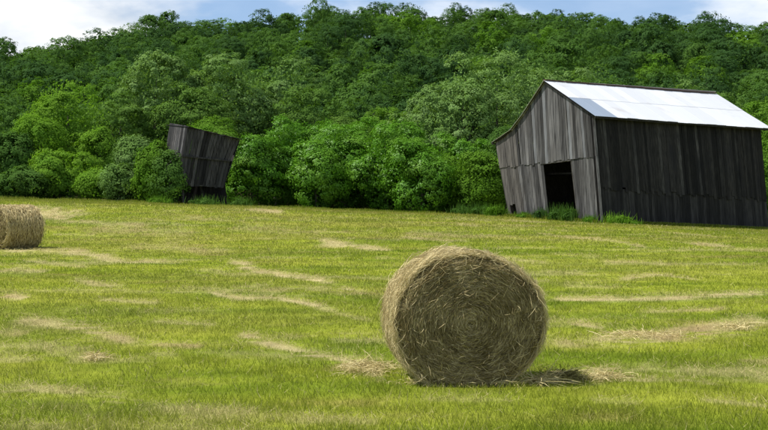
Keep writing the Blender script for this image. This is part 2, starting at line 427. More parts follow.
def field_masks(X, Y):
    hay = np.zeros_like(X); soil = np.zeros_like(X)
    wob = (fbm(X * 0.9, Y * 0.35, 31, 3) - 0.5)
    patch = 0.62 * fbm(X * 1.1, Y * 2.2, 41, 4) + 0.38 * fbm(X * 4.5, Y * 6.0, 43, 3)
    for xs, ys, hw, h, s in STREAK_W:
        yc = np.interp(X, xs, ys); w = np.interp(X, xs, hw)
        span = xs[-1] - xs[0]
        end = sstep(xs[0] - 0.06 * span, xs[0] + 0.12 * span, X) * (1 - sstep(xs[-1] - 0.12 * span, xs[-1] + 0.06 * span, X))
        mk = np.exp(-((Y - yc + wob * w * 2.2) / w) ** 2) * end
        mk = np.clip(mk * 1.25, 0, 1) * sstep(0.40, 0.60, patch + mk * 0.10)
        hay = np.maximum(hay, mk * h); soil = np.maximum(soil, mk * s * sstep(0.35, 0.65, fbm(X * 1.1, Y * 0.5, 51, 3)))
    # fainter unmapped thatch, stretched across the view like the mower's passes
    th = fbm(X * 0.28 + Y * 0.06, Y * 0.75, 61, 4)
    fine = fbm(X * 2.2, Y * 2.0, 71, 3)
    hay = np.maximum(hay, sstep(0.52, 0.74, th) * 0.30 * sstep(0.35, 0.6, fine))
    far = sstep(25, 70, Y)
    dry = np.clip(sstep(0.40, 0.70, fbm(X * 0.13 + 5, Y * 0.33, 81, 4)) * (0.4 + 0.5 * far) + 0.12 * far, 0, 1) * 0.68
    tint = np.clip(fbm(X * 0.35, Y * 0.8, 91, 5) * 2.6 - 0.8, 0, 1)
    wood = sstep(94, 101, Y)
    soil = np.maximum(soil, sstep(0.66, 0.8, fbm(X * 0.4, Y * 0.7, 101, 4)) * 0.35)
    return np.clip(hay, 0, 1), np.clip(soil, 0, 1), dry, tint, wood

rows = np.concatenate([np.array([-60, -30, -10, 0, 4, 7, 9]), 2756.0 / np.arange(246, 22, -0.85), 2756.0 / np.arange(22, 15.5, -0.3),
                       np.arange(180, 620, 9.0), np.array([700, 850, 1100, 1600, 2600])])
rows = np.unique(np.round(rows, 3))
cols = np.concatenate([np.linspace(-6, -1.6, 12), np.linspace(-1.5, 1.5, 300), np.linspace(1.6, 6, 12)])
YY, SS = np.meshgrid(rows, cols, indexing='ij')
XX = SS * (np.abs(YY) * 0.32 + 2.0)
ZZ = ground_z(XX, YY)
nr, nc = XX.shape
idx = np.arange(nr * nc).reshape(nr, nc)
quads = np.stack([idx[:-1, :-1], idx[:-1, 1:], idx[1:, 1:], idx[1:, :-1]], -1).reshape(-1, 4)
hay, soil, dry, tint, woodm = field_masks(XX.ravel(), YY.ravel())
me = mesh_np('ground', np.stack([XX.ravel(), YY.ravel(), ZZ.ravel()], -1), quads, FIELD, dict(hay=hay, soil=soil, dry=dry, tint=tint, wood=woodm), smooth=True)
g = link('ground', me, kind='structure')

def blades(name, X, Y, h, w, lean, mat, tint=None, hayf=None, dryf=None, zoff=0.0, curl=0.0):
    """one triangle per blade, or two for curled ones"""
    n = len(X)
    Z = ground_z(X, Y) - 0.01 + zoff
    a = rs.rand(n) * 2 * np.pi
    b = rs.rand(n) * 2 * np.pi
    base = np.stack([X, Y, Z], -1)
    side = np.stack([np.cos(a), np.sin(a), np.zeros(n)], -1) * (w / 2)[:, None]
    tip = base + np.stack([np.cos(b) * lean * h, np.sin(b) * lean * h, h * np.sqrt(np.clip(1 - lean ** 2, 0.02, 1))], -1)
    v = np.stack([base - side, base + side, tip], 1).reshape(-1, 3)
    f = np.arange(n * 3).reshape(n, 3)
    hy, so, dr, ti, wo = field_masks(X, Y)
    rnd = rs.rand(n)
    hy = np.clip(hy * 1.1 + (rnd < 0.05 + 0.5 * hy) * 0.5, 0, 1) if hayf is None else hayf
    ti = np.clip(ti * 0.8 + rs.rand(n) * 0.4 - 0.1, 0, 1) if tint is None else tint
    so = so * 0.5
    dr = np.clip(dr + (rs.rand(n) < 0.08) * 0.4, 0, 1)
    if dryf is not None: dr = dr * dryf; so = so * 0; ti = ti * 0.5
    attrs = {k: np.repeat(q, 3) for k, q in dict(hay=hy, soil=so, dry=dr, tint=ti, wood=wo * 0).items()}
    return mesh_np(name, v, f, mat, attrs)

def scatter(n, y0, y1, spread=0.36):
    """density falls with the square of the distance"""
    Y = y0 * (y1 / y0) ** rs.rand(n)
    X = (rs.rand(n) * 2 - 1) * (Y * spread + 2.2)
    return X, Y

N = 560000
X, Y = scatter(N, 9.5, 93)
hgt = (0.035 + 0.055 * rs.rand(N)) * (0.3 + 1.5 * fbm(X * 2.2, Y * 1.4, 111, 3))
hgt *= np.where(Y < 12.6, 1.25, 1.0)
hh, _, _, _, _ = field_masks(X, Y)
hgt *= 1 - 0.45 * hh
wid = 0.007 * np.maximum(1, Y / 15) * (0.7 + 0.6 * rs.rand(N))
me = blades('grass', X, Y, hgt * np.maximum(1, Y / 45), wid, 0.25 + 0.45 * rs.rand(N), BLADE)
link('grass', me, kind='stuff')['label'] = 'short bright green mown grass of the hay field'
# seed stalks the mower left, nearest the viewer
N = 9000
X, Y = scatter(N, 9.5, 24)
k_ = rs.rand(N) < sstep(0.45, 0.65, fbm(X * 0.7, Y * 0.9, 131, 3)) * np.where(Y < 13.5, 1.0, 0.35)
X, Y = X[k_], Y[k_]; N = len(X)
me = blades('dry_stalks', X, Y, 0.09 + 0.10 * rs.rand(N), np.full(N, 0.006), 0.3 + 0.5 * rs.rand(N), BLADE, hayf=0.5 + 0.5 * rs.rand(N))
link('dry_stalks', me, kind='stuff')['label'] = 'pale dry stalks standing above the mown grass'
# loose straw lying in the streaks and sprinkled over the turf
N = 520000
X, Y = scatter(N, 9.5, 80)
hh, _, _, _, _ = field_masks(X, Y)
keep = rs.rand(N) < (hh * 0.75 + 0.012)
X, Y = X[keep], Y[keep]; N = len(X)
me = blades('loose_straw', X, Y, (0.06 + 0.12 * rs.rand(N)) * np.maximum(1, Y / 40), 0.0055 * np.maximum(1, Y / 13), 0.90 + 0.095 * rs.rand(N), BLADE,
            tint=rs.rand(N), hayf=0.75 + 0.25 * rs.rand(N), zoff=0.045)
link('loose_straw', me, kind='stuff')['label'] = 'dry pale straw left in streaks on the mown field'

# ------------------------------------------------------------------ foliage
def unit(v): return v / np.maximum(np.linalg.norm(v, axis=-1, keepdims=True), 1e-9)

def cards(rng, pos, nrm, size, aspect=0.62):
    n = len(pos)
    r = unit(rng.normal(size=(n, 3)))
    t = unit(np.cross(nrm, r)); b = np.cross(nrm, t)
    s = size[:, None]
    v = np.stack([pos - t * s * 0.5, pos - b * s * 0.5 * aspect, pos + t * s * 0.5, pos + b * s * 0.5 * aspect], 1).reshape(-1, 3)
    return v, np.arange(n * 4).reshape(n, 4)

def crown(seed, W, D, H, z0, lobes, lobe_r, nsub, sub_r, nleaf, leaf, up=0.35, taper=0.0, fill=0.12, dome=0.3):
    """crown of leaves: lobes on an uneven ellipsoid, small clumps on the lobes, leaves on the clumps"""
    rng = np.random.RandomState(seed)
    cz = (H + z0) / 2; ax = np.array([max(W / 2 - lobe_r, 0.1), max(D / 2 - lobe_r, 0.1), max((H - z0) / 2 - lobe_r, 0.1)])
    d = unit(rng.normal(size=(lobes, 3))); rad = rng.rand(lobes, 1) ** 0.45; rad[: max(2, lobes // 7)] *= 1.28
    c = d * rad * ax
    if taper:
        k = 1 - taper * np.clip(c[:, 2:3] / ax[2], -0.3, 1)
        c[:, :2] *= k
    c[:, 2] += cz
    lr = lobe_r * (0.5 + 0.8 * rng.rand(lobes))
    li = rng.randint(0, lobes, nsub * 3)
    dd = unit(rng.normal(size=(nsub * 3, 3)) + np.array([0, 0, up]) + 0.5 * unit(c[li] - np.array([0, 0, cz])))
    sp = c[li] + dd * (lr[li] * (0.82 + 0.3 * rng.rand(nsub * 3)))[:, None]
    dist = np.linalg.norm(sp[:, None, :] - c[None], axis=2) / lr[None]
    ok = (dist.min(axis=1) > 0.72) & (sp[:, 2] > z0 * 0.7)
    sp, dd = sp[ok][:nsub], dd[ok][:nsub]
    m = len(sp)
    ctr = np.repeat(sp, nleaf, 0); od = np.repeat(dd, nleaf, 0)
    ld = unit(rng.normal(size=(m * nleaf, 3)) + 0.55 * od + np.array([0, 0, 0.35]))
    sr = np.repeat(sub_r * (0.6 + 0.8 * rng.rand(m)), nleaf)
    pos = ctr + ld * (sr * (0.45 + 0.6 * rng.rand(m * nleaf)))[:, None] * np.array([1.15, 1.15, 0.8])
    co = unit((ctr - np.array([0, 0, z0 + 0.3 * (H - z0)])) / np.array([W, D, H]))
    nrm = unit(ld * 0.7 + od * 0.6 + co * dome + rng.normal(size=(m * nleaf, 3)) * 0.17)
    size = leaf * (0.6 + 0.8 * rng.rand(m * nleaf))
    tint = np.clip(np.repeat(rng.rand(m), nleaf) * 0.75 + 0.25 * rng.rand(m * nleaf), 0, 1)
    nf = int(m * nleaf * fill)
    if nf:
        q = unit(rng.normal(size=(nf, 3))) * (rng.rand(nf, 1) ** 0.4) * (ax + lobe_r * 0.5)
        q[:, 2] += cz; q[:, 2] = np.maximum(q[:, 2], z0 * 0.8 + 0.1)
        pos = np.vstack([pos, q]); nrm = np.vstack([nrm, unit(rng.normal(size=(nf, 3)))])
        size = np.concatenate([size, np.full(nf, leaf * 1.5)]); tint = np.concatenate([tint, rng.rand(nf) * 0.4])
    zt = np.percentile(pos[:, 2], 99.6); zb = np.percentile(pos[:, 2], 0.6) if z0 < 0.3 else z0 * 0.5; zn = 0.0 if z0 < 0.3 else z0 * 0.5; kz = (H - zn) / max(zt - zb, 0.1)
    kx = (W / 2) / max(np.percentile(np.abs(pos[:, 0]), 98.5), 0.1); ky = (D / 2) / max(np.percentile(np.abs(pos[:, 1]), 98.5), 0.1)
    for arr in (pos, c):
        arr[:, 2] = zn + (arr[:, 2] - zb) * kz; arr[:, 0] *= kx; arr[:, 1] *= ky
    v, f = cards(rng, pos, nrm, size)
    return v, f, np.repeat(tint, 4), c

def trunk_mb(seed, h0, H, r, targets, n=7):
    rng = random.Random(seed); mb = MB()
    bend = (rng.uniform(-0.04, 0.04) * H, rng.uniform(-0.04, 0.04) * H)
    pts = [(bend[0] * t * t, bend[1] * t * t, -0.3 + (H * 0.8 + 0.3) * t) for t in (0, 0.06, 0.25, 0.5, 0.75, 1)]
    mb.tube(pts, [r * 1.5, r * 1.1, r * 0.9, r * 0.65, r * 0.4, r * 0.12], n)
    for c in targets:
        zb = max(h0 * 0.6, min(c[2] * 0.6, H * 0.7)) * rng.uniform(0.75, 1.0)
        t = (zb + 0.3) / (H * 0.8 + 0.3); a = Vector((bend[0] * t * t, bend[1] * t * t, zb))
        e = Vector(c); mid = a.lerp(e, 0.5) + Vector((0, 0, -0.05 * H * 0.3))
        mb.tube([a, mid, e], [r * 0.42, r * 0.28, r * 0.06], 5)
    return mb

# hillside trees: twelve prototype meshes (crown and trunk in one mesh: at this size they show no parts)
PROTO = []
for i in range(12):
    rr = random.Random(500 + i)
    Hh = rr.uniform(9.5, 13.5); Wd = rr.uniform(8.0, 10.5)
    tall = i % 4 == 3
    if tall: Hh *= 1.12; Wd *= 0.8
    v, f, t, c = crown(900 + i, Wd, Wd * rr.uniform(0.9, 1.1), Hh, Hh * 0.22, 9, 2.5, 200, 0.48, 38, 0.29, up=0.45, dome=0.9, taper=0.4 if tall else 0.15)
    tb = trunk_mb(i, Hh * 0.2, Hh, 0.2, list(c[:5]), 5)
    tv = np.array(tb.v); tf = np.array(tb.f) + len(v)
    PROTO.append((np.vstack([v, tv]), np.vstack([f, tf]), np.concatenate([t, np.zeros(len(tv))]), np.concatenate([np.zeros(len(f)), np.ones(len(tf))]), Wd, Hh, tall))
PROTO_MESH = {}
def proto_mesh(i, kind):
    if (i, kind) not in PROTO_MESH:
        v, f, t, mi, w, h, tall = PROTO[i]
        PROTO_MESH[(i, kind)] = mesh_np('hillside_tree', v, f, [LEAF[kind], BARK], dict(tint=t), mi)
    return PROTO_MESH[(i, kind)]

rng = random.Random(77)
cand = []
step = 8.0
y = 146.0
while y < 470:
    xhalf = 0.335 * y + 12
    x = -xhalf + rng.uniform(0, step)
    while x < xhalf:
        X0 = x + rng.uniform(-2.2, 2.2); Y0 = y + rng.uniform(-2.4, 2.4)
        i = rng.randrange(12); s = rng.uniform(0.70, 1.05)
        if rng.random() < 0.08: s *= 1.22
        cand.append((Y0, X0, i, s))
        x += step
    y += step * (0.9 if y < 300 else 1.0)
cand.sort()
zc = ground_z(np.array([c[1] for c in cand]), np.array([c[0] for c in cand]))
# how much of each tree shows above the nearer ones
sky_line = np.full(1100, 500.0)
MID_TOP = np.interp(np.arange(-166, 934), [-166, 0, 40, 68, 108, 125, 190, 300, 320, 380, 430, 460, 500, 560, 640, 770, 934], [120, 120, 112, 95, 112, 78, 75, 78, 130, 128, 100, 75, 70, 95, 118, 130, 130])
sky_line = np.minimum(sky_line, MID_TOP)
hill = []
for (Y0, X0, i, s), z in zip(cand, zc):
    px = CX + F * X0 / Y0; hw = PROTO[i][4] * s * F / Y0 / 2 * 0.85; top = HY - (z + PROTO[i][5] * s * 0.95 - HC) / Y0 * F
    a, b = int(px - hw) + 166, int(px + hw) + 166
    if b < 0 or a >= 1100: continue
    a = max(a, 0); b = min(b, 1099)
    vis = sky_line[a:b + 1] - top
    v = float(np.clip(vis, 0, None).sum())
    prof = top + (np.abs(np.arange(a, b + 1) - (px + 166)) / max(hw, 1)) ** 2 * hw * 0.8
    sky_line[a:b + 1] = np.minimum(sky_line[a:b + 1], prof)
    hill.append((v, Y0, X0, z, i, s, px, top))
in_view = [h for h in hill if h[0] > 6]
in_view.sort(key=lambda h: -h[0] * (1 if -5 < h[6] < 773 else 0.02))
print('hillside trees', len(hill), 'showing', len(in_view))
KINDS = {'dark': 'dark green', 'mid': 'mid green', 'bright': 'fresh green', 'pale': 'pale grey-green', 'yellow': 'yellow-green'}
def pick_kind(rng, X0, Y0):
    v = vnoise(np.array([X0 * 0.03]), np.array([Y0 * 0.03]), 5)[0] * 0.3 + rng.random() * 0.8
    return 'dark' if v < 0.55 else 'mid' if v < 0.92 else 'bright' if v < 0.98 else 'pale' if rng.random() < 0.4 else 'yellow'
def where(px, t):
    h = ('standing on the skyline' if t > 0.86 else 'high on the hillside' if t > 0.6 else 'halfway up the hillside' if t > 0.3 else 'low on the hillside')
    for lim, w in ((30, 'above the distant hay bale'), (110, 'above the yellow-green tree'), (160, 'just left of the leaning shed'), (240, 'above the leaning shed'), (310, 'just right of the leaning shed'),
                   (380, 'left of the big bale'), (460, 'above the big bale'), (540, 'left of the barn peak'), (610, 'above the barn peak'), (680, 'above the metal roof'), (730, 'above the far roof end')):
        if px < lim: return h + ' ' + w
    return h + ' right of the barn roof'
G_HILL = 'broadleaf trees of the wooded hillside'
n_ind = 0; placed = []
rest = []
for (v, Y0, X0, z, i, s, px, top) in in_view:
    kind = pick_kind(rng, X0, Y0)
    rot = rng.uniform(0, 6.28)
    if n_ind < 298 and -8 < px < 776:
        o = link('hillside_tree', proto_mesh(i, kind), loc=(X0, Y0, z - 0.4))
        o.rotation_euler = (0, 0, rot); o.scale = (s, s, s * rng.uniform(0.85, 1.2))
        form = 'tall narrow' if PROTO[i][6] else ('broad' if s > 1.0 else 'small rounded' if s < 0.82 else 'rounded')
        t = (Y0 - Y_FOOT) / (Y_RIDGE - Y_FOOT)
        tag(o, f'{form} {KINDS[kind]} tree {where(px, t)}', 'tree', G_HILL)
        n_ind += 1; placed.append((px, o))
    else:
        rest.append((X0, Y0, z, i, s, rot))
by = {}
for px, o in sorted(placed, key=lambda q: q[0]): by.setdefault(o['label'], []).append(o)
ORD = ['leftmost', 'second from left', 'third from left', 'fourth from left', 'fifth from left', 'sixth from left', 'seventh from left', 'eighth from left', 'ninth from left']
for lb in list(by):
    if len(lb.split()) + 4 > 16:
        short = lb.replace('standing on the skyline', 'on the skyline').replace('just right', 'right').replace('just left', 'left').replace('small rounded', 'small').replace('halfway up the hillside', 'midway up the hillside').replace(' of the leaning shed', ' of the shed').replace('tall narrow', 'tall')
        if short != lb:
            by.setdefault(short, []).extend(by.pop(lb))
            by[short].sort(key=lambda o: o.location.x / o.location.y)
            for o in by[short]: o['label'] = short
for lb, obs in by.items():
    if len(obs) > 1:
        for q, o in enumerate(obs):
            o['label'] = lb.replace(' on the hillside', ' on hillside') + ', ' + ('rightmost' if q == len(obs) - 1 else ORD[min(q, 8)])
# every further tree of the wood in one object: lighter crowns
keepers = rest + [(h[2], h[1], h[3], h[4], h[5], rng.uniform(0, 6.28)) for h in hill if 0.0 <= h[0] <= 6 and rng.random() < 0.5]
LIGHT = []
for i in range(4):
    v, f, t, c = crown(1300 + i, 9.0, 9.0, 11.5, 2.2, 8, 2.7, 80, 0.7, 12, 0.6, up=0.45, fill=0.1, dome=0.9)
    LIGHT.append((v, f, t))
vv, ff, tt, off = [], [], [], 0
for (X0, Y0, z, i, s, rot) in keepers[:520]:
    v, f, t = LIGHT[i % 4]
    c_, s_ = math.cos(rot) * s, math.sin(rot) * s
    w = np.stack([v[:, 0] * c_ - v[:, 1] * s_ + X0, v[:, 0] * s_ + v[:, 1] * c_ + Y0, v[:, 2] * s + z - 0.4], -1)
    vv.append(w); ff.append(f + off); tt.append(np.clip(t * 0.6 + rng.random() * 0.5, 0, 1)); off += len(w)
if vv:
    me = mesh_np('forest', np.vstack(vv), np.vstack(ff), LEAF['mid'], dict(tint=np.concatenate(tt)))
    link('forest', me, kind='stuff')['label'] = 'further trees filling the wooded hillside'
print('joined', len(keepers[:520]))

# nearer trees and shrubs, each with its own crown and trunk
def tree(name, cat, px, Y0, W, top_py, kind, label, group=None, z0f=0.15, lobes=22, lobe_r=1.6, nsub=320, sub_r=0.42, nleaf=44, leaf=0.2, D=None, taper=0.1, seed=0, up=0.5, r=0.22):
    X0 = (px - CX) / F * Y0; zb = gz(X0, Y0)
    H = HC + (HY - top_py) / F * Y0 - zb
    e = bpy.data.objects.new(name, None); C.objects.link(e); e.location = (X0, Y0, zb); e.empty_display_size = 0.5
    tag(e, label, cat, group)
    lobe_r = min(lobe_r, H * 0.3, W * 0.3)
    v, f, t, c = crown(seed + 3000, W, D or W * 0.85, H, H * z0f, lobes, lobe_r, nsub, sub_r, nleaf, leaf, up=up, taper=taper)
    link('crown', mesh_np('crown', v, f, LEAF[kind], dict(tint=t)), e)
    link('trunk' if cat == 'tree' else 'stem', trunk_mb(seed, H * z0f, H, r, list(c[:9])).mesh('trunk', BARK, True), e)
    return e
GM = 'tall trees behind the shrub belt'; GS = 'dense shrubs along the field edge'
# tall trees
tree('tree', 'tree', 70, 112, 7.6, 84, 'yellow', 'tall soft yellow-green tree at the left field edge, highest of its row', z0f=.05, taper=.62, seed=1, nsub=520, lobe_r=1.3, lobes=30, leaf=.17)
tree('tree', 'tree', 36, 108, 5.4, 116, 'yellow', 'yellow-green tree leaning against the left side of the tallest yellow-green one', z0f=.03, taper=.25, seed=2, nsub=380, lobe_r=1.1, lobes=24, leaf=.17)
tree('tree', 'tree', 98, 109, 4.4, 128, 'yellow', 'smaller yellow-green tree right of the tallest yellow-green one', z0f=.03, taper=.2, seed=3, nsub=300, lobe_r=1.0, leaf=.17)
tree('tree', 'tree', 8, 106, 5.6, 132, 'mid', 'mid green bushy tree at the left edge of the field behind the distant bale', z0f=.03, seed=4, nsub=300)
tree('tree', 'tree', 12, 122, 7.5, 106, 'mid', 'taller mid green tree at the far left above the bushy one', z0f=.1, seed=5)
tree('tree', 'tree', 118, 128, 8.0, 92, 'fresh', 'soft green tree between the yellow-green tree and the pale one', seed=6)
tree('tree', 'tree', 157, 132, 10.0, 55, 'pale', 'tall pale-leaved tree rising behind the leaning shed on its left', seed=7, nsub=560, lobes=34, lobe_r=1.7, leaf=.22)
tree('tree', 'tree', 192, 128, 8.0, 84, 'fresh', 'soft green tree directly behind the top of the leaning shed', seed=8, nsub=380)
tree('tree', 'tree', 228, 134, 9.6, 56, 'pale', 'tall pale-leaved tree rising behind the leaning shed on its right', seed=9, nsub=560, lobes=34, lobe_r=1.7, leaf=.22)
tree('tree', 'tree', 276, 139, 9.0, 58, 'pale', 'tall pale-leaved tree with a ragged top right of the shed', seed=10, nsub=560, lobes=34, lobe_r=1.7, leaf=.22)
tree('tree', 'tree', 306, 132, 6.5, 88, 'fresh', 'soft green tree right of the ragged pale-leaved one', seed=11)
tree('tree', 'tree', 345, 138, 8.5, 112, 'fresh', 'low soft green tree above the middle of the shrub belt', seed=12)
tree('tree', 'tree', 385, 132, 8.0, 108, 'bright', 'fresh green tree above the shrub belt behind the big bale', seed=13)
tree('tree', 'tree', 428, 128, 8.0, 98, 'pale', 'pale green tree left of the tallest silvery one', seed=14, nsub=380)
tree('tree', 'tree', 458, 118, 8.6, 80, 'pale', 'pale silvery tree between the shrub belt and the barn', seed=15, nsub=520, lobes=30)
tree('tree', 'tree', 498, 122, 11.5, 53, 'pale', 'tallest silvery green tree, directly left of the barn peak', seed=16, nsub=680, lobes=38, lobe_r=1.7)
tree('tree', 'tree', 548, 130, 9.0, 68, 'pale', 'pale green tree showing just behind the barn peak', seed=17, nsub=400)
tree('tree', 'tree', 592, 134, 8.5, 74, 'fresh', 'soft green tree showing over the ridge near the barn peak', seed=18)
tree('tree', 'tree', 668, 138, 8.0, 82, 'pale', 'pale green tree showing over the middle of the metal ridge', seed=19)
tree('tree', 'tree', 628, 142, 8.0, 84, 'dark', 'dark green tree behind the metal ridge', seed=20)
tree('tree', 'tree', 726, 136, 8.0, 94, 'fresh', 'soft green tree behind the far end of the metal roof', seed=21)
tree('tree', 'tree', 765, 126, 7.5, 98, 'bright', 'fresh green tree past the right end of the barn', seed=22)
tree('tree', 'tree', 800, 118, 7.5, 108, 'bright', 'fresh green tree past the right edge beyond the barn', seed=23)
tree('tree', 'tree', 700, 146, 8.0, 88, 'dark', 'dark green tree behind the right part of the metal ridge', seed=24)
# shrub belt
sh = dict(z0f=0.0, lobe_r=1.0, sub_r=0.42, leaf=0.165, nleaf=50, taper=0.1, up=.55, r=.1)
tree('shrub', 'shrub', 252, 101, 4.6, 136, 'shrub', 'glossy green shrub touching the right side of the leaning shed', GS, seed=31, nsub=330, lobes=22, **sh)
tree('shrub', 'shrub', 283, 104, 5.6, 118, 'shrub', 'tall domed green shrub second right of the leaning shed', GS, seed=32, nsub=460, lobes=28, **sh)
tree('shrub', 'shrub', 316, 101, 5.0, 140, 'shrub', 'lower green shrub right of the tall domed one', GS, seed=33, nsub=340, lobes=22, **sh)
tree('shrub', 'shrub', 345, 105, 6.0, 127, 'shrub', 'broad green shrub in the middle of the belt', GS, seed=34, nsub=480, lobes=30, **sh)
tree('shrub', 'shrub', 385, 103, 6.2, 125, 'shrub', 'broad green shrub behind the left half of the big bale', GS, seed=35, nsub=500, lobes=30, **sh)
tree('shrub', 'shrub', 422, 100, 5.4, 140, 'shrub', 'deep green shrub behind the top of the big bale', GS, seed=36, nsub=400, lobes=26, **sh)
tree('shrub', 'shrub', 452, 102, 4.8, 156, 'bright', 'low fresh green shrub right of the deep green one', GS, seed=37, nsub=320, lobes=20, **sh)
tree('shrub', 'shrub', 484, 99, 4.4, 152, 'bright', 'fresh green shrub touching the left wall of the barn', GS, seed=38, nsub=340, lobes=20, **sh)
tree('shrub', 'shrub', 505, 104, 4.6, 128, 'mid', 'taller mid green shrub close behind the left eave of the barn', GS, seed=39, nsub=300, lobes=20, **sh)
tree('shrub', 'shrub', 300, 107.5, 5.2, 124, 'shrub', 'green shrub in the back row of the belt right of the shed, leftmost', GS, seed=60, nsub=330, lobes=22, **sh)
tree('shrub', 'shrub', 332, 108, 5.4, 121, 'shrub', 'green shrub in the back row of the belt right of the shed, second from left', GS, seed=61, nsub=330, lobes=22, **sh)
tree('shrub', 'shrub', 366, 108, 5.6, 118, 'shrub', 'green shrub in the back row of the belt right of the shed, third from left', GS, seed=62, nsub=330, lobes=22, **sh)
tree('shrub', 'shrub', 404, 107, 5.4, 122, 'shrub', 'green shrub in the back row of the belt right of the shed, third from right', GS, seed=63, nsub=330, lobes=22, **sh)
tree('shrub', 'shrub', 440, 107, 5.0, 134, 'shrub', 'green shrub in the back row of the belt right of the shed, second from right', GS, seed=64, nsub=330, lobes=22, **sh)
tree('shrub', 'shrub', 470, 106, 4.6, 140, 'shrub', 'green shrub in the back row of the belt right of the shed, rightmost', GS, seed=65, nsub=330, lobes=22, **sh)
tree('shrub', 'shrub', 136, 102, 3.6, 136, 'pale', 'pale bushy shrub left of the leaning shed', GS, seed=40, nsub=280, lobes=18, **sh)
tree('shrub', 'shrub', 119, 99, 2.8, 164, 'pale', 'low pale shrub at the foot of the bushy pale one', GS, seed=41, nsub=160, lobes=12, **sh)
tree('shrub', 'shrub', 154, 97.0, 3.0, 141, 'bright', 'fresh green shrub standing left of the leaning shed, taller of two', GS, seed=42, nsub=220, lobes=14, **sh)
tree('shrub', 'shrub', 170, 94.4, 3.0, 150, 'mid', 'deep green shrub growing over the lower left corner of the leaning shed', GS, seed=52, nsub=130, lobes=11, **sh)
tree('shrub', 'shrub', 144, 98.5, 2.2, 168, 'yellow', 'small yellow-green shrub between the pale shrub and the taller fresh green one', GS, seed=53, nsub=110, lobes=10, **sh)
tree('shrub', 'shrub', 212, 103.5, 4.6, 117, 'bright', 'bright green shrub spilling over the top of the leaning shed', GS, seed=43, nsub=360, lobes=22, **sh)
tree('shrub', 'shrub', 60, 103.5, 6.0, 150, 'yellow', 'low yellow-green shrub under the tallest yellow-green tree', GS, seed=44, nsub=330, lobes=24, **sh)
tree('shrub', 'shrub', 18, 102, 5.0, 166, 'mid', 'low green shrub behind the distant bale', GS, seed=45, nsub=240, lobes=18, **sh)
tree('shrub', 'shrub', 96, 101, 3.4, 168, 'yellow', 'low yellow-green shrub right under the smaller yellow-green tree', GS, seed=46, nsub=160, lobes=14, **sh)
tree('shrub', 'shrub', 772, 112, 5.0, 138, 'bright', 'fresh green shrub beyond the right barn corner', GS, seed=47, nsub=260, lobes=18, **sh)

# ------------------------------------------------------------------ the barn
U = Vector((-0.51, 0.860, 0)).normalized()      # along the gable, to the left and away
V = Vector((0.860, 0.51, 0)).normalized()       # along the length, to the right and away
A0 = Vector((13.15, 81.0, 0))
NG = Vector((U.y, -U.x, 0)); NG = NG if NG.dot(-V) > 0 else -NG    # gable normal, outwards
def G(px, py, push=0.0):
    """point of the gable plane seen at a photograph pixel"""
    d = Vector(((px - CX) / F, 1.0, -(py - HY) / F)); o = Vector((0, 0, HC))
    t = (A0 + NG * push - o).dot(NG) / d.dot(NG)
    return o + d * t
BASE = Vector((13.3, 81.2, gz(13.3, 81.2)))
barn = bpy.data.objects.new('barn', None); C.objects.link(barn); barn.location = BASE
tag(barn, 'big leaning grey plank barn with white metal roof and open doorway', 'barn')
def bpart(name, mb, mat, label=None, smooth=False):
    o = link(name, mb.mesh(name, mat, smooth, origin=BASE), barn)
    if label: o['label'] = label
    return o
def interp_line(pts, t):
    t = max(0, min(1, t)) * (len(pts) - 1); i = min(int(t), len(pts) - 2); return pts[i].lerp(pts[i + 1], t - i)

ROOFL = [(491.5, 142.5), (501, 137.5), (510, 130), (516, 122.5), (522, 114.5), (533, 98), (544, 81), (570.5, 99.5), (594, 115)]
def roof_y(px):
    return float(np.interp(px, [p[0] for p in ROOFL], [p[1] for p in ROOFL]))
def lower_edge(px): return float(np.interp(px, [495, 600], [168.5, 156.5]))

def face_board(px0b, px1b, pyb0, pyb1, px0t, px1t, pyt0, pyt1, mat, name='board', push=0.0, th=0.03, label=None):
    mb = MB(); n = -NG * th
    mb.plank(G(px0b, pyb0, push), G(px1b, pyb1, push), G(px1t, pyt1, push), G(px0t, pyt0, push), n)
    return bpart(name, mb, mat, label)

# gable, upper course: boards hang from the roof line down to the band above the door
nb = 36
for j in range(nb):
    a, b = j / nb, (j + 1) / nb
    xb0, xb1 = 499.5 + (597 - 499.5) * a, 499.5 + (597 - 499.5) * b
    xt0, xt1 = 495.5 + (593 - 495.5) * a, 495.5 + (593 - 495.5) * b
    gap = 0.10 + (0.25 if R.random() < 0.2 else 0) + (0.5 if j in (7, 12, 25) else 0)
    drop = R.uniform(-1.3, 1.3)
    mat = W_LEANTO if xb0 < 516 else W_PALE if j in (13, 17, 26, 31) else W_GABLE
    face_board(xb0, xb1 - gap, lower_edge(xb0) + drop, lower_edge(xb1) + drop, xt0, xt1 - gap, roof_y(xt0) + 1.3, roof_y(xt1) + 1.3, mat, push=0.035 + R.uniform(-0.01, 0.02))
# gable, lower course left of the door
nb = 15
def base_py(px): return float(np.interp(px, [505, 548, 577, 601], [214.5, 216.0, 218.5, 221.5]))
for j in range(nb):
    a, b = j / nb, (j + 1) / nb
    xt0, xt1 = 500 + (543 - 500) * a, 500 + (543 - 500) * b
    xb0, xb1 = 509 + (549 - 509) * a, 509 + (549 - 509) * b
    y0 = base_py(xb0); short = 0
    if j in (1, 2): short = (9.0, 11.0)[j - 1]             # rotted away at the foot
    if j in (5, 9, 12): short = 2.5
    sh_ = R.uniform(-1.0, 0.6)
    xb0s = xb0 + (xt0 - xb0) * short / 47; xb1s = xb1 + (xt1 - xb1) * short / 47
    face_board(xb0s, xb1s - 0.12, y0 - short + sh_, y0 - short + sh_, xt0, xt1 - 0.12, lower_edge(xt0) - 1.4, lower_edge(xt1) - 1.4,
               W_LEANTO if j < 6 else W_GABLE, push=R.uniform(-0.01, 0.012))
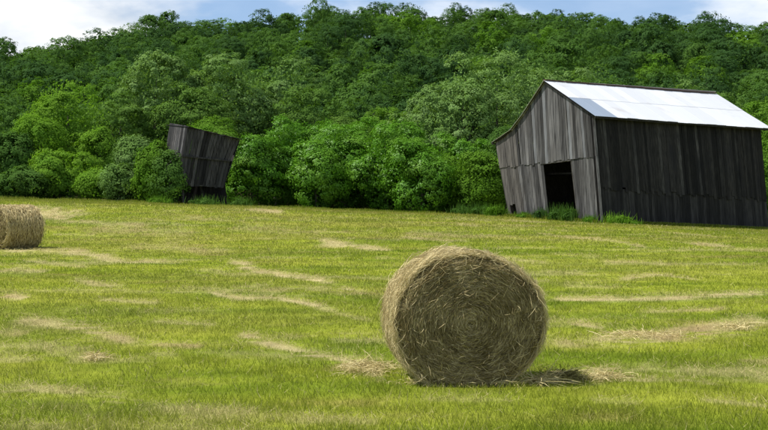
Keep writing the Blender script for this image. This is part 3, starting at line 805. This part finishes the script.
# right of the door
nb = 9
for j in range(nb):
    a, b = j / nb, (j + 1) / nb
    xt0, xt1 = 571 + (597 - 571) * a, 571 + (597 - 571) * b
    xb0, xb1 = 578 + (601.5 - 578) * a, 578 + (601.5 - 578) * b
    sh_ = R.uniform(-0.8, 0.6)
    face_board(xb0, xb1 - 0.12, base_py(xb0) + sh_, base_py(xb1) + sh_, xt0, xt1 - 0.12, lower_edge(xt0) - 1.4, lower_edge(xt1) - 1.4, W_GABLE, push=R.uniform(-0.01, 0.012))
# lintel, door jambs, rake boards
mb = MB(); mb.beam(G(541, 163.2, -0.06), G(573, 159.2, -0.06), 0.14, 0.2); bpart('lintel', mb, W_LEANTO)
for (xa, ya, xb, yb) in ((542.5, 164, 548.2, 216.5), (571.5, 160, 578.3, 218.8)):
    mb = MB(); mb.beam(G(xa, ya, -0.09), G(xb, yb, -0.09), 0.12, 0.12); bpart('door_jamb', mb, W_LEANTO)
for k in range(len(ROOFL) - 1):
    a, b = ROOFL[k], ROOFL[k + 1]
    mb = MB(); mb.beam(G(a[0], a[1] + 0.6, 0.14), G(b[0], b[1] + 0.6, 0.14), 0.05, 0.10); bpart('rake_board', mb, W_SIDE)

# length of the building from where the ridge ends
Rn = G(544, 80.6, 0.25)
def along(pt, px):
    k = (px - CX) / F
    return (k * pt.y - pt.x) / (V.x - k * V.y)
LR = along(Rn, 716)
En = G(594.8, 115.6, 0.25); LE = along(En, 772)
L = LR - 0.5
Tn = G(593, 116.5); Bn = G(601.3, 222)
Tf = Tn + V * (L - 0.25); Tf.z = HC + (HY - 129.5) / F * Tf.y
Bf = Bn + V * (L - 0.25); Bf.z = gz(Bf.x, Bf.y) - 0.05
OUT = -U     # outward of the near side wall
print('barn length', L, 'top', Tn, Tf, 'base', Bn, Bf, LE)
# near side wall: two courses of boards with a band between
nb = 62
def side_pt(s, t, push=0.0):
    """s along 0..1, t up 0..1"""
    b = Bn.lerp(Bf, s); tp = Tn.lerp(Tf, s)
    p = b.lerp(tp, t) + OUT * (push + 0.10 * math.sin(3.1 * s) * math.sin(math.pi * t))
    return p
split = 0.31
W_SIDE_PALE = wood_mat('shade_toned_paler_wood', (0.014, 0.013, 0.012), (0.072, 0.067, 0.062), tone=(0.6, 1.4), stain=(0.006, 0.006, 0.007), stain_amt=0.9)  # odd lighter boards, colour still darkened for the wall's shade
W_SIDE_LOW = wood_mat('shade_toned_grey_wood', (0.008, 0.0075, 0.007), (0.042, 0.039, 0.037), tone=(0.5, 1.5), stain=(0.012, 0.011, 0.012), stain_amt=0.7)  # lower course: shade in the colour, slightly lighter than under the eave
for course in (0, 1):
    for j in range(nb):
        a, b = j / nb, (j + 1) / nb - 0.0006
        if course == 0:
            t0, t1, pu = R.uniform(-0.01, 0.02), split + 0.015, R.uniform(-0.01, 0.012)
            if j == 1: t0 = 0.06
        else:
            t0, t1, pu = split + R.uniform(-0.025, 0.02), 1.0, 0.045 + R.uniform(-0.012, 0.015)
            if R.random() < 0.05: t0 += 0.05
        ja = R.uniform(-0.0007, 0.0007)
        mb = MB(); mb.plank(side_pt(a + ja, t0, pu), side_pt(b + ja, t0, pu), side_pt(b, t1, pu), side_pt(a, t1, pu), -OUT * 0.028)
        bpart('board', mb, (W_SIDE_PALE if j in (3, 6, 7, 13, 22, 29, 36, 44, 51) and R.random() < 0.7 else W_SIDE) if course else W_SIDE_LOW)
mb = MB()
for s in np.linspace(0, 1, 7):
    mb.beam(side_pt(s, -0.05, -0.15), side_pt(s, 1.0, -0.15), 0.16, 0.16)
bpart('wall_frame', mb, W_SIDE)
# corner post
mb = MB(); mb.beam(G(602, 222, -0.03), G(593.6, 116.5, -0.03), 0.14, 0.14); bpart('corner_post', mb, W_GABLE)
# far walls (only glimpsed through the doorway)
TLn = G(495.5, 144); BLn = G(509, 215)
TLf = TLn + V * (L - 0.25); BLf = BLn + V * (L - 0.25)
for nm, (a, b, c, d), nn in (('left_wall', (BLn, BLf, TLf, TLn), -U), ('rear_wall', (Bf, BLf, TLf, Tf), -V)):
    mb = MB(); k = 44
    for j in range(k):
        p, q = j / k, (j + 1) / k
        bt0, bt1 = a.lerp(b, p), a.lerp(b, q); tp0, tp1 = d.lerp(c, p), d.lerp(c, q)
        bt0.z = min(bt0.z, gz(bt0.x, bt0.y)) - 0.1; bt1.z = min(bt1.z, gz(bt1.x, bt1.y)) - 0.1
        if nm == 'rear_wall':
            # up to the far roof line
            def rl(pt):
                s_ = (pt - Tf).dot(U) / (TLf - Tf).dot(U)
                px_ = 593 + (495.5 - 593) * s_
                zt = G(px_, roof_y(px_)).z - 0.5
                return Vector((pt.x, pt.y, zt + 0.0))
            tp0, tp1 = rl(tp0), rl(tp1)
        mb.plank(bt0, bt1, tp1, tp0, nn * 0.03)
    bpart('wall', mb, W_LEANTO)
# interior: posts and tier poles crossing the building
mb = MB()
for s in (0.33, 0.66):
    for t in (0.3, 0.7):
        q = Bn.lerp(BLn, t) + V * L * s
        q.z = gz(q.x, q.y) - 0.2
        mb.beam(q, q + Vector((0, 0, 6.0)), 0.2, 0.2)
for s in np.linspace(0.08, 0.92, 6):
    for z in (3.2, 4.8):
        a = Bn.lerp(Tn, 0.5) + V * L * s; b = BLn.lerp(TLn, 0.5) + V * L * s
        a.z = BASE.z + z; b.z = BASE.z + z
        mb.beam(a + U * 0.3, b - U * 0.3, 0.12, 0.12)
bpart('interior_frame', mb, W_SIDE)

# roof: corrugated sheets laid in courses
def sheet(a, b, c, d, nrm, mat, label=None, ribs=5, lift=0.0, name='roof_sheet'):
    """a,b lower edge; d,c upper edge"""
    vs, fs = [], []
    m = ribs * 2 + 1
    for layer in (0, 1):
        for row, (p, q) in enumerate(((a, b), (d, c))):
            for i in range(m):
                t = i / (m - 1)
                h = lift + (0.012 if i % 2 else 0.0) - (0.006 if layer else 0)
                vs.append(tuple(p.lerp(q, t) + nrm * h - BASE))
    for i in range(m - 1):
        fs.append((i, i + 1, m + i + 1, m + i))
        fs.append((2 * m + i, 3 * m + i, 3 * m + i + 1, 2 * m + i + 1))
        fs.append((i, 2 * m + i, 2 * m + i + 1, i + 1)); fs.append((m + i, m + i + 1, 3 * m + i + 1, 3 * m + i))
    fs.append((0, m, 3 * m, 2 * m)); fs.append((m - 1, 3 * m - 1, 4 * m - 1, 2 * m - 1))
    o = link(name, mesh_np(name, np.array(vs), fs, mat), barn)
    if label: o['label'] = label
    return o
Rf = Rn + V * LR; Rf.z = HC + (HY - 94.2) / F * Rf.y
En2 = En.copy(); Ef = En + V * (LE - 0.05); Ef.z = HC + (HY - 128.5) / F * Ef.y
def roof_pt(s, t):   # t: 0 eave, 1 ridge
    p = En2.lerp(Ef, s).lerp(Rn.lerp(Rf, s), t)
    sag = -0.03 * math.sin(math.pi * s) * (0.4 + 0.6 * t) + 0.012 * math.sin(9 * s + 4 * t)
    return p + Vector((0, 0, sag))
nrm_r = (Ef - En2).cross(Rn - En2).normalized()
if nrm_r.z < 0: nrm_r = -nrm_r
nS = 18
for course, (t0, t1) in enumerate(((-0.012, 0.53), (0.50, 1.0))):
    for j in range(nS):
        a, b = j / nS, (j + 1) / nS + 0.003
        w = R.uniform(-0.008, 0.008) if course == 0 else 0
        galv = course == 0 and j < 2
        sheet(roof_pt(a, t0 + w), roof_pt(b, t0 + w), roof_pt(b, t1), roof_pt(a, t1), nrm_r, M_GALV if galv else M_ROOF,
              'bluish unpainted roof sheet at the lower front corner' if galv else None, lift=(0.012 if course else 0.0) + (0.012 if j % 2 else 0))
# left slope with its flared foot
LP = [G(p[0], p[1], 0.25) for p in ROOFL[:7]][::-1]     # ridge down to the left eave
LP[0] = Rn.copy()
for k, (i0, i1) in enumerate(((0, 2), (2, 4), (4, 6))):
    p0, p1 = LP[i0], LP[i1]
    for j in range(nS):
        a, b = j / nS * LR, ((j + 1) / nS + 0.003) * LR
        nr_ = V.cross(p0 - p1).normalized()
        if nr_.z < 0: nr_ = -nr_
        dz = Vector((0, 0, -0.1 * (j / nS)))
        sheet(p1 + V * a + dz, p1 + V * b + dz, p0 + V * b + dz, p0 + V * a + dz, nr_, M_ROOF, lift=0.02 * (3 - k) + (0.012 if j % 2 else 0))
# ridge cap, eave board, rafters' ends
for j in range(9):
    mb = MB(); a, b = j / 9, (j + 1) / 9 - 0.002
    p, q = roof_pt(a, 1.0) + Vector((0, 0, 0.07)), roof_pt(b, 1.0) + Vector((0, 0, 0.07 + R.uniform(-0.02, 0.03)))
    mb.beam(p, q, 0.24, 0.04); bpart('ridge_cap', mb, M_RUST)
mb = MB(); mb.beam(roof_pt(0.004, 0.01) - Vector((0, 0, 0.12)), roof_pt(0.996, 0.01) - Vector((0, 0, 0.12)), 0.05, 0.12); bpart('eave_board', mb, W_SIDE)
mb = MB(); mb.beam(LP[-1] - Vector((0, 0, .08)) + V * .05, LP[-1] + V * LR - Vector((0, 0, .18)), 0.05, 0.12); bpart('eave_board', mb, W_LEANTO)

# ------------------------------------------------------------------ the collapsing shed
S0 = P(200, 203, 94); S0.z = gz(S0.x, S0.y)
shed = bpy.data.objects.new('leaning_shed', None); C.objects.link(shed); shed.location = S0
tag(shed, 'small collapsed black plank shed tilting over among the shrubs', 'shed')
def spart(name, mb, mat, label=None):
    o = link(name, mb.mesh(name, mat, origin=S0), shed)
    if label: o['label'] = label
    return o
def SP(px, py, Y=94.0): return P(px, py, Y)
BACK = Vector((-1.85, 3.4, 0.42))
fTL, fTR, fBR, fBL = SP(187.5, 127.5, 94.0), SP(239.5, 140, 94.6), SP(223.5, 187, 94.2), SP(178.5, 184.5, 93.6)
fML, fMR = SP(182.5, 156, 93.8), SP(230.5, 161, 94.4)
nb = 15
for course, (a_, b_, c_, d_) in enumerate(((fBL, fBR, fMR, fML), (fML, fMR, fTR, fTL))):
    for j in range(nb):
        p, q = j / nb, (j + 1) / nb - 0.006
        pu = Vector((0, -0.05 * course + R.uniform(-0.02, 0.02), 0))
        dn = Vector((0, 0, R.uniform(-0.12, 0.05)))
        mb = MB(); mb.plank(a_.lerp(b_, p) + pu + dn, a_.lerp(b_, q) + pu + dn, d_.lerp(c_, q) + pu, d_.lerp(c_, p) + pu, Vector((0, 0.035, 0)))
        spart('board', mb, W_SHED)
# left face, seen edge-on, paler
nb = 10
for j in range(nb):
    p, q = j / nb, (j + 1) / nb - 0.01
    low = fBL.lerp(fML, 0.1 + 0.12 * R.random())
    mb = MB(); mb.plank(low + BACK * p, low + BACK * q, fTL + BACK * q + Vector((0, 0, .1)), fTL + BACK * p + Vector((0, 0, .1)), Vector((0.035, 0.01, 0)))
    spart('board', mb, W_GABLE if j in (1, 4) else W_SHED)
for a_, b_ in ((fBR, fTR),):
    mb = MB()
    for j in range(8):
        p, q = j / 8, (j + 1) / 8 - 0.01
        mb.plank(a_ + BACK * p, a_ + BACK * q, b_ + BACK * q, b_ + BACK * p, Vector((0.03, 0.01, 0)))
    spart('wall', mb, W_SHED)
mb = MB()
for j in range(12):
    p, q = j / 12, (j + 1) / 12 - 0.01
    mb.plank(fBL.lerp(fBR, p) + BACK, fBL.lerp(fBR, q) + BACK, fTL.lerp(fTR, q) + BACK, fTL.lerp(fTR, p) + BACK, Vector((0, 0.03, 0)))
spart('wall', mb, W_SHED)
# battens, roof planks with an overhang, floor joists
mb = MB(); mb.beam(fML + Vector((0, -0.10, 0)), fMR + Vector((0, -0.10, 0)), 0.05, 0.12); spart('batten', mb, W_SHED)
mb = MB(); mb.beam(fBL + Vector((0, 0.1, 0.05)), fBR + Vector((0, 0.1, 0.05)), 0.14, 0.16); spart('sill_beam', mb, W_SHED)
for j in range(9):
    p, q = j / 9, (j + 1) / 9 - 0.012
    a_ = fTL - BACK * 0.12 + Vector((-0.08, 0, 0.05)); b_ = fTR - BACK * 0.12 + Vector((0.12, 0, 0.02)); sz = BACK * 1.25 + Vector((0, 0, -0.15))
    lo = R.uniform(-0.42, 0.12) if j != 5 else -1.0
    mb = MB(); mb.plank(a_.lerp(b_, p) - BACK.normalized() * lo, a_.lerp(b_, q) - BACK.normalized() * lo, a_.lerp(b_, q) + sz, a_.lerp(b_, p) + sz, Vector((0, 0, 0.05)))
    spart('roof_plank', mb, W_SHED)
# broken understorey: leaning posts, recessed planks coloured dark for the shaded void
for (xa, ya, xb, yb, Yp, w) in ((184, 205, 182, 183, 94.0, .18), (206, 205, 200, 184, 95.2, .14), (164, 205, 172, 150, 96.5, .16)):
    mb = MB(); mb.beam(SP(xa, ya, Yp), SP(xb, yb, Yp), w, w); spart('post', mb, W_SHED)
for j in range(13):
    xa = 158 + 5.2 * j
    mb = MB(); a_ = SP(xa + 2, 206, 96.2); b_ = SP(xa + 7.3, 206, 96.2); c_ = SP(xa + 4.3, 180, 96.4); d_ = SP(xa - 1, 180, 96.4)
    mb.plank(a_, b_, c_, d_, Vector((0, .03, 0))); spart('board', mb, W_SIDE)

v_, f_, t_, c_ = crown(4400, 3.4, 2.6, 1.25, 0.0, 12, 0.4, 110, 0.24, 40, 0.15, up=0.4)
hang = np.random.RandomState(3)
v_[:, 2] -= 0.22 * (v_[:, 0] + 1.7)                       # follows the slope of the fallen roof
o = link('vine', mesh_np('vine', v_, f_, LEAF['bright'], dict(tint=t_)), loc=P(217, 140, 96.3))
tag(o, 'bright green vine matted over the sloping top of the leaning shed', 'vine')

# ------------------------------------------------------------------ hay bales
def strands(rng, P0, T, length, width, lift, bend=0.25, seg=3):
    """ribbons of seg quads starting at P0 along T (unit), bulging by lift (n,3)"""
    n = len(P0)
    side = unit(np.cross(T, unit(rng.normal(size=(n, 3))))) * (width / 2)[:, None]
    b = unit(rng.normal(size=(n, 3)))
    vs = []
    for i in range(seg + 1):
        t = i / seg
        c = P0 + T * (length * t)[:, None] + b * (length * bend * t * t)[:, None] + lift * (np.sin(np.pi * t))
        w = 1.0 if i < seg else 0.35
        vs += [c - side * w, c + side * w]
    V_ = np.stack(vs, 1)
    k = 2 * (seg + 1)
    base = (np.arange(n) * k)[:, None]
    fs = np.concatenate([base + np.array([[2 * i, 2 * i + 1, 2 * i + 3, 2 * i + 2]]) for i in range(seg)], 1).reshape(-1, 4)
    return V_.reshape(-1, 3), fs, k

def bale(px, Yc, rad, length, yaw, label, n_face, n_rim, n_fuzz, ws, seed):
    rng = np.random.RandomState(seed)
    X0 = (px - CX) / F * Yc; zg = gz(X0, Yc)
    e = bpy.data.objects.new('hay_bale', None); C.objects.link(e); e.location = (X0, Yc, zg); e.rotation_euler = (0, 0, yaw)
    tag(e, label, 'hay bale')
    # body: local y is the axis, front face at -length/2, flattened at the foot
    nr_, na, nl = 26, 120, 14
    vs, fs = [], []
    def shape(r, a, y):
        lump = 1 + 0.018 * np.sin(3 * a + 1.1) + 0.012 * np.sin(7 * a + y * 3) + 0.012 * np.sin(13 * a + 5 * y)
        x = r * lump * np.cos(a) * 1.105; z = r * lump * np.sin(a)
        z = np.maximum(z, -rad * 0.945 - 0.02 * np.cos(x * 3))
        return x, y, z + rad * 0.945
    rings = []
    for i in range(nr_):       # front face out from the centre
        r = rad * (0.02 + 0.98 * i / (nr_ - 1)); ring = []
        for j in range(na):
            a = 2 * math.pi * j / na
            spiral = 0.014 * math.sin(2 * math.pi * (r / 0.075 + j / na))
            ed = 0.10 * max(0, (r / rad - 0.86) / 0.14) ** 2
            y = -length / 2 - 0.05 * math.cos(r / rad * 1.5) + ed + spiral + 0.012 * math.sin(5 * a + 9 * r) + 0.02 * rng.rand()
            ring.append(len(vs)); vs.append(shape(r * (1 - 0.012 * (i == nr_ - 1)), a, y))
        rings.append(ring)
    for i in range(1, nl):     # rim
        y = -length / 2 + length * i / (nl - 1) * 0.97 + 0.03; ring = []
        for j in range(na):
            a = 2 * math.pi * j / na
            ring.append(len(vs)); vs.append(shape(rad * (1.0 + 0.02 * math.sin(y * 23) * 0.5 + 0.012 * rng.rand() - (0.02 if i == nl - 1 else 0)), a, y))
        rings.append(ring)
    for i in range(8, -1, -1):
        r = rad * (0.02 + 0.98 * i / 8) * 0.98; ring = []
        for j in range(na):
            ring.append(len(vs)); vs.append(shape(r, 2 * math.pi * j / na, length / 2 + 0.02 * math.cos(r / rad * 1.5)))
        rings.append(ring)
    for a, b in zip(rings[:-1], rings[1:]):
        for j in range(na):
            fs.append((a[j], b[j], b[(j + 1) % na], a[(j + 1) % na]))
    link('packed_core', mesh_np('packed_core', np.array([tuple(float(q) for q in v) for v in vs]), fs, CORE, smooth=True), e)
    allv, allf, allt, off = [], [], [], 0
    def put(vf, tint):
        nonlocal off
        v, f, k = vf
        v[:, 2] = np.maximum(v[:, 2], -0.02)
        allv.append(v); allf.append(f + off); allt.append(np.repeat(tint, k)); off += len(v)
    # face strands winding round the axis; light and dark layers of the roll
    n = n_face
    r = rad * np.sqrt(rng.rand(n)) * 0.985; a = rng.rand(n) * 2 * np.pi
    layer = 0.5 + 0.5 * np.sin(2 * np.pi * (r / 0.052 + a / (2 * np.pi)) + 2.2 * vnoise(a * 2.0, r * 9, 3))
    x, _, z = shape(r, a, 0 * r)
    y = -length / 2 - 0.05 * np.cos(r / rad * 1.5) + 0.10 * np.clip((r / rad - 0.86) / 0.14, 0, 1) ** 2 - 0.012 - 0.03 * rng.rand(n)
    tang = np.stack([-np.sin(a), rng.normal(size=n) * 0.16, np.cos(a)], -1)
    wob = rng.normal(size=n) * (0.30 + 0.9 * (rng.rand(n) < 0.22))
    rd = np.stack([np.cos(a), 0 * a, np.sin(a)], -1)
    T = unit(tang * np.sign(rng.rand(n) - 0.2)[:, None] + rd * wob[:, None])
    ln = (0.05 + 0.13 * rng.rand(n)) * (0.5 + 0.5 * r / rad)
    lift = rd * (ln ** 2 / (8 * np.maximum(r, 0.08)))[:, None] * 1.0 + np.array([0, -1, 0]) * (0.012 * rng.rand(n))[:, None]
    clump = fbm(x * 7, z * 7, 13, 3)
    tint = np.clip(0.15 + 0.34 * layer * rng.rand(n) + 0.5 * rng.rand(n) ** 5 + (clump - 0.45) * 0.5 + 0.25 * (r < 0.16) * rng.rand(n), 0, 1)
    put(strands(rng, np.stack([x, y, z], -1) - T * (ln / 2)[:, None], T, ln, ws * (0.6 + 0.9 * rng.rand(n)), lift, 0.12), tint)
    # rim strands wrap round; sunlight on the rim put into their paler tint
    n = n_rim
    a = rng.rand(n) * 2 * np.pi; y = (rng.rand(n) - 0.5) * length
    x, _, z = shape(rad * (1.0 + 0.02 * rng.rand(n)), a, y)
    T = unit(np.stack([-np.sin(a), rng.normal(size=n) * 0.35, np.cos(a)], -1) + rng.normal(size=(n, 3)) * 0.12)
    T *= np.sign(rng.rand(n) - 0.5)[:, None]
    rd = np.stack([np.cos(a), 0 * a, np.sin(a)], -1)
    ln = 0.08 + 0.2 * rng.rand(n)
    lift = rd * (0.02 + 0.03 * rng.rand(n))[:, None]
    put(strands(rng, np.stack([x, y, z], -1) - rd * 0.012, T, ln, ws * (0.7 + 0.8 * rng.rand(n)), lift, 0.08), np.clip(0.4 + 0.6 * rng.rand(n), 0, 1))
    # fuzz standing off the rim and the edge of the face
    n = n_fuzz
    a = rng.rand(n) * 2 * np.pi; y = (rng.rand(n) - 0.5) * length * 1.02
    edge = rng.rand(n) < 0.4
    y = np.where(edge, -length / 2 + 0.08 * rng.rand(n), y)
    x, _, z = shape(rad * (0.985 + 0.02 * rng.rand(n)), a, y)
    rd = np.stack([np.cos(a), 0 * a, np.sin(a)], -1)
    T = unit(rd * (0.12 + 0.5 * rng.rand(n))[:, None] + np.stack([-np.sin(a), 0 * a, np.cos(a)], -1) * np.sign(rng.rand(n) - 0.35)[:, None] + rng.normal(size=(n, 3)) * 0.3)
    ln = 0.05 + 0.11 * rng.rand(n)
    put(strands(rng, np.stack([x, y, z], -1), T, ln, ws * (0.45 + 0.4 * rng.rand(n)), rd * 0.01, 0.3), np.clip(0.45 + 0.55 * rng.rand(n), 0, 1))
    # loose strands hanging off the face
    n = n_face // 110
    r = rad * np.sqrt(rng.rand(n)); a = rng.rand(n) * 2 * np.pi
    x, _, z = shape(r, a, 0 * r)
    T = unit(np.stack([rng.normal(size=n), -0.25 - 0.3 * rng.rand(n), rng.normal(size=n) - 0.35], -1))
    ln = 0.07 + 0.12 * rng.rand(n)
    put(strands(rng, np.stack([x, 0 * r - length / 2 - 0.04, z], -1), T, ln, ws * 0.8 * np.ones(n), np.array([0, -0.015, 0]) * np.ones((n, 1)), 0.35), 0.6 + 0.4 * rng.rand(n))
    me = mesh_np('hay_strands', np.vstack(allv), np.vstack(allf), HAY, dict(tint=np.concatenate(allt)))
    link('hay_strands', me, e, kind='stuff')
    return e
bale(461.5, 14.42, 0.713, 1.05, math.radians(6.0), 'big round hay bale standing in front, its coiled end towards the viewer', 36000, 17000, 8500, 0.0047, 5)
bale(14, 44.9, 0.745, 1.35, math.radians(-47), 'distant round hay bale cut by the left edge of the photo', 6000, 9000, 2500, 0.014, 6)

def hay_pile(px, Yc, w, d, h, n, label, mat, seed, ln0=0.12, long_n=10):
    rng = np.random.RandomState(seed)
    X0 = (px - CX) / F * Yc; zg = gz(X0, Yc)
    q = rng.normal(size=(n, 2)) * 0.42
    hh_ = h * np.exp(-(q ** 2).sum(1) * 1.6)
    p = np.stack([q[:, 0] * w, q[:, 1] * d, hh_ * rng.rand(n) + 0.02], -1)
    T = unit(np.stack([rng.normal(size=n), rng.normal(size=n), rng.normal(size=n) * 0.28], -1))
    ln = ln0 * (0.6 + rng.rand(n))
    tint = rng.rand(n)
    sel = rng.rand(n) < long_n / n
    ln = np.where(sel, ln0 * 2.6, ln)
    v, f, k = strands(rng, p, T, ln, 0.0055 * np.ones(n) * max(1, Yc / 15), np.array([0, 0, 0.02]) * np.ones((n, 1)), 0.3)
    v[:, 2] = np.maximum(v[:, 2], 0.005)
    o = link('hay_clump', mesh_np('hay_clump', v, f, mat, dict(tint=np.repeat(tint, k))), loc=(X0, Yc, zg))
    tag(o, label, 'hay clump')
    return o
hay_pile(366, 15.0, 0.36, 0.55, 0.06, 750, 'pale tangle of straw at the left foot of the big bale', STRAW, 1, 0.13, 14)
hay_pile(563, 14.3, 0.22, 0.22, 0.09, 1000, 'dull olive clump of hay on the grass right of the big bale', HAY_GREEN, 2, 0.12, 20)
hay_pile(540, 14.1, 0.20, 0.14, 0.05, 260, 'thin scatter of straws at the right foot of the big bale', STRAW, 3, 0.2, 40)
hay_pile(95, 16.0, 0.15, 0.25, 0.05, 300, 'small pale tuft of straw alone on the grass at the left', STRAW, 4, 0.11)
hay_pile(462, 13.95, 0.75, 0.10, 0.045, 700, 'narrow line of fallen straw along the foot of the big bale', STRAW, 5, 0.12)
hay_pile(602, 14.4, 0.35, 0.3, 0.05, 420, 'flat pale patch of straw further right of the olive clump', STRAW, 8, 0.12)
hay_pile(638, 18.6, 0.7, 0.4, 0.03, 380, 'pale heap of straw at the edge of the brown streak on the right', STRAW, 9, 0.14)
hay_pile(735, 19.5, 0.3, 0.4, 0.05, 200, 'wispy pale tuft above the brown streak near the right edge', STRAW, 10, 0.13)

# ------------------------------------------------------------------ weeds against the buildings
def weed(px, Yc, w, h, kind, label, seed, py=None):
    X0 = (px - CX) / F * Yc; zg = gz(X0, Yc)
    rng = np.random.RandomState(seed)
    v, f, t, c = crown(seed, w, w * 0.8, h * 0.8, 0.0, 12, min(w, h) * 0.2, 34, 0.16, 26, 0.10, up=0.6)
    n = 200                                     # upright stems
    p = np.stack([rng.normal(size=n) * w * 0.28, rng.normal(size=n) * w * 0.22, np.zeros(n)], -1)
    T = unit(np.stack([rng.normal(size=n) * 0.22, rng.normal(size=n) * 0.22, np.ones(n)], -1))
    v2, f2, k = strands(rng, p, T, h * (0.5 + 0.65 * rng.rand(n)), 0.026 * np.ones(n), np.zeros((n, 3)), 0.15)
    v = np.vstack([v, v2]); f = np.vstack([f, f2 + len(t)]); t = np.concatenate([t, np.repeat(rng.rand(n), k)])
    o = link('weed_clump', mesh_np('weed_clump', v, f, LEAF[kind], dict(tint=t)), loc=(X0, Yc, zg - 0.03))
    tag(o, label, 'weeds', 'weeds growing against the buildings')
def gate_y(px): # just in front of the gable plane
    return G(px, 215, 0.35).y
weed(540, gate_y(540), 0.9, 0.75, 'dark', 'dark weed clump at the left jamb of the barn doorway', 1)
weed(556, gate_y(556), 0.9, 1.0, 'mid', 'taller weed clump in the left half of the barn doorway', 2)
weed(570, gate_y(570), 1.1, 1.05, 'mid', 'tallest weed clump in the right half of the barn doorway', 3)
weed(590, gate_y(590), 0.7, 0.5, 'bright', 'small weed clump under the boards right of the doorway', 4)
weed(524, gate_y(524), 1.0, 0.45, 'bright', 'low weed clump under the brownish boards left of the doorway', 5)
weed(613, 80.5, 2.3, 0.75, 'yellow', 'bright yellow-green weed clump at the near barn corner', 6)
weed(630, 81.2, 1.2, 0.4, 'yellow', 'lower yellow-green weed clump along the dark side wall', 7)
weed(496, 89, 1.2, 0.9, 'bright', 'weed clump at the left corner of the barn', 8)
weed(482, 95.0, 1.6, 0.9, 'mid', 'weed clump under the shrubs just left of the barn', 12)
weed(462, 96.0, 1.6, 0.8, 'mid', 'weed clump under the shrubs further left of the barn', 13)
weed(205, 93.0, 2.2, 0.75, 'mid', 'low weeds under the front of the leaning shed', 9)
weed(240, 93.5, 1.3, 0.7, 'mid', 'weeds at the right foot of the leaning shed', 10)
weed(160, 93.0, 1.6, 0.6, 'bright', 'weeds at the left foot of the leaning shed', 11)
# uncut fringe of grass where the field meets the shrubs and the walls
N = 26000
px_ = rs.rand(N) * 900 - 60
Y = 94.5 + rs.rand(N) * 3.5
X = (px_ - CX) / F * Y
hgt = 0.06 + 0.22 * rs.rand(N) * fbm(X * 0.6, Y * 0.6, 7, 2) * 1.6
# and along the near side wall and gable of the barn
n2 = 9000
s_ = rs.rand(n2)
bx = Bn.x + (Bf.x - Bn.x) * s_ + OUT.x * (0.05 + 0.5 * rs.rand(n2)); by = Bn.y + (Bf.y - Bn.y) * s_ + OUT.y * (0.05 + 0.5 * rs.rand(n2))
s2 = rs.rand(3000)
gx = Bn.x + (BLn.x - Bn.x) * s2 + NG.x * (0.1 + 0.4 * rs.rand(3000)); gy = Bn.y + (BLn.y - Bn.y) * s2 + NG.y * (0.1 + 0.4 * rs.rand(3000))
inside = ((X - Bn.x) * V.x + (Y - Bn.y) * V.y > -0.2) & ((X - Bn.x) * U.x + (Y - Bn.y) * U.y > -0.2) & (X < 32)
X, Y, hgt = X[~inside], Y[~inside], hgt[~inside]
X = np.concatenate([X, bx, gx]); Y = np.concatenate([Y, by, gy]); hgt = np.concatenate([hgt, 0.12 + 0.22 * rs.rand(n2 + 3000)])
me = blades('tall_grass', X, Y, hgt, np.full(len(X), 0.05), 0.15 + 0.3 * rs.rand(len(X)), BLADE, hayf=(rs.rand(len(X)) < 0.12) * 0.4, dryf=0.15)
link('tall_grass', me, kind='stuff')['label'] = 'uncut grass fringe along the shrubs and barn walls'
print('objects', len(bpy.data.objects))
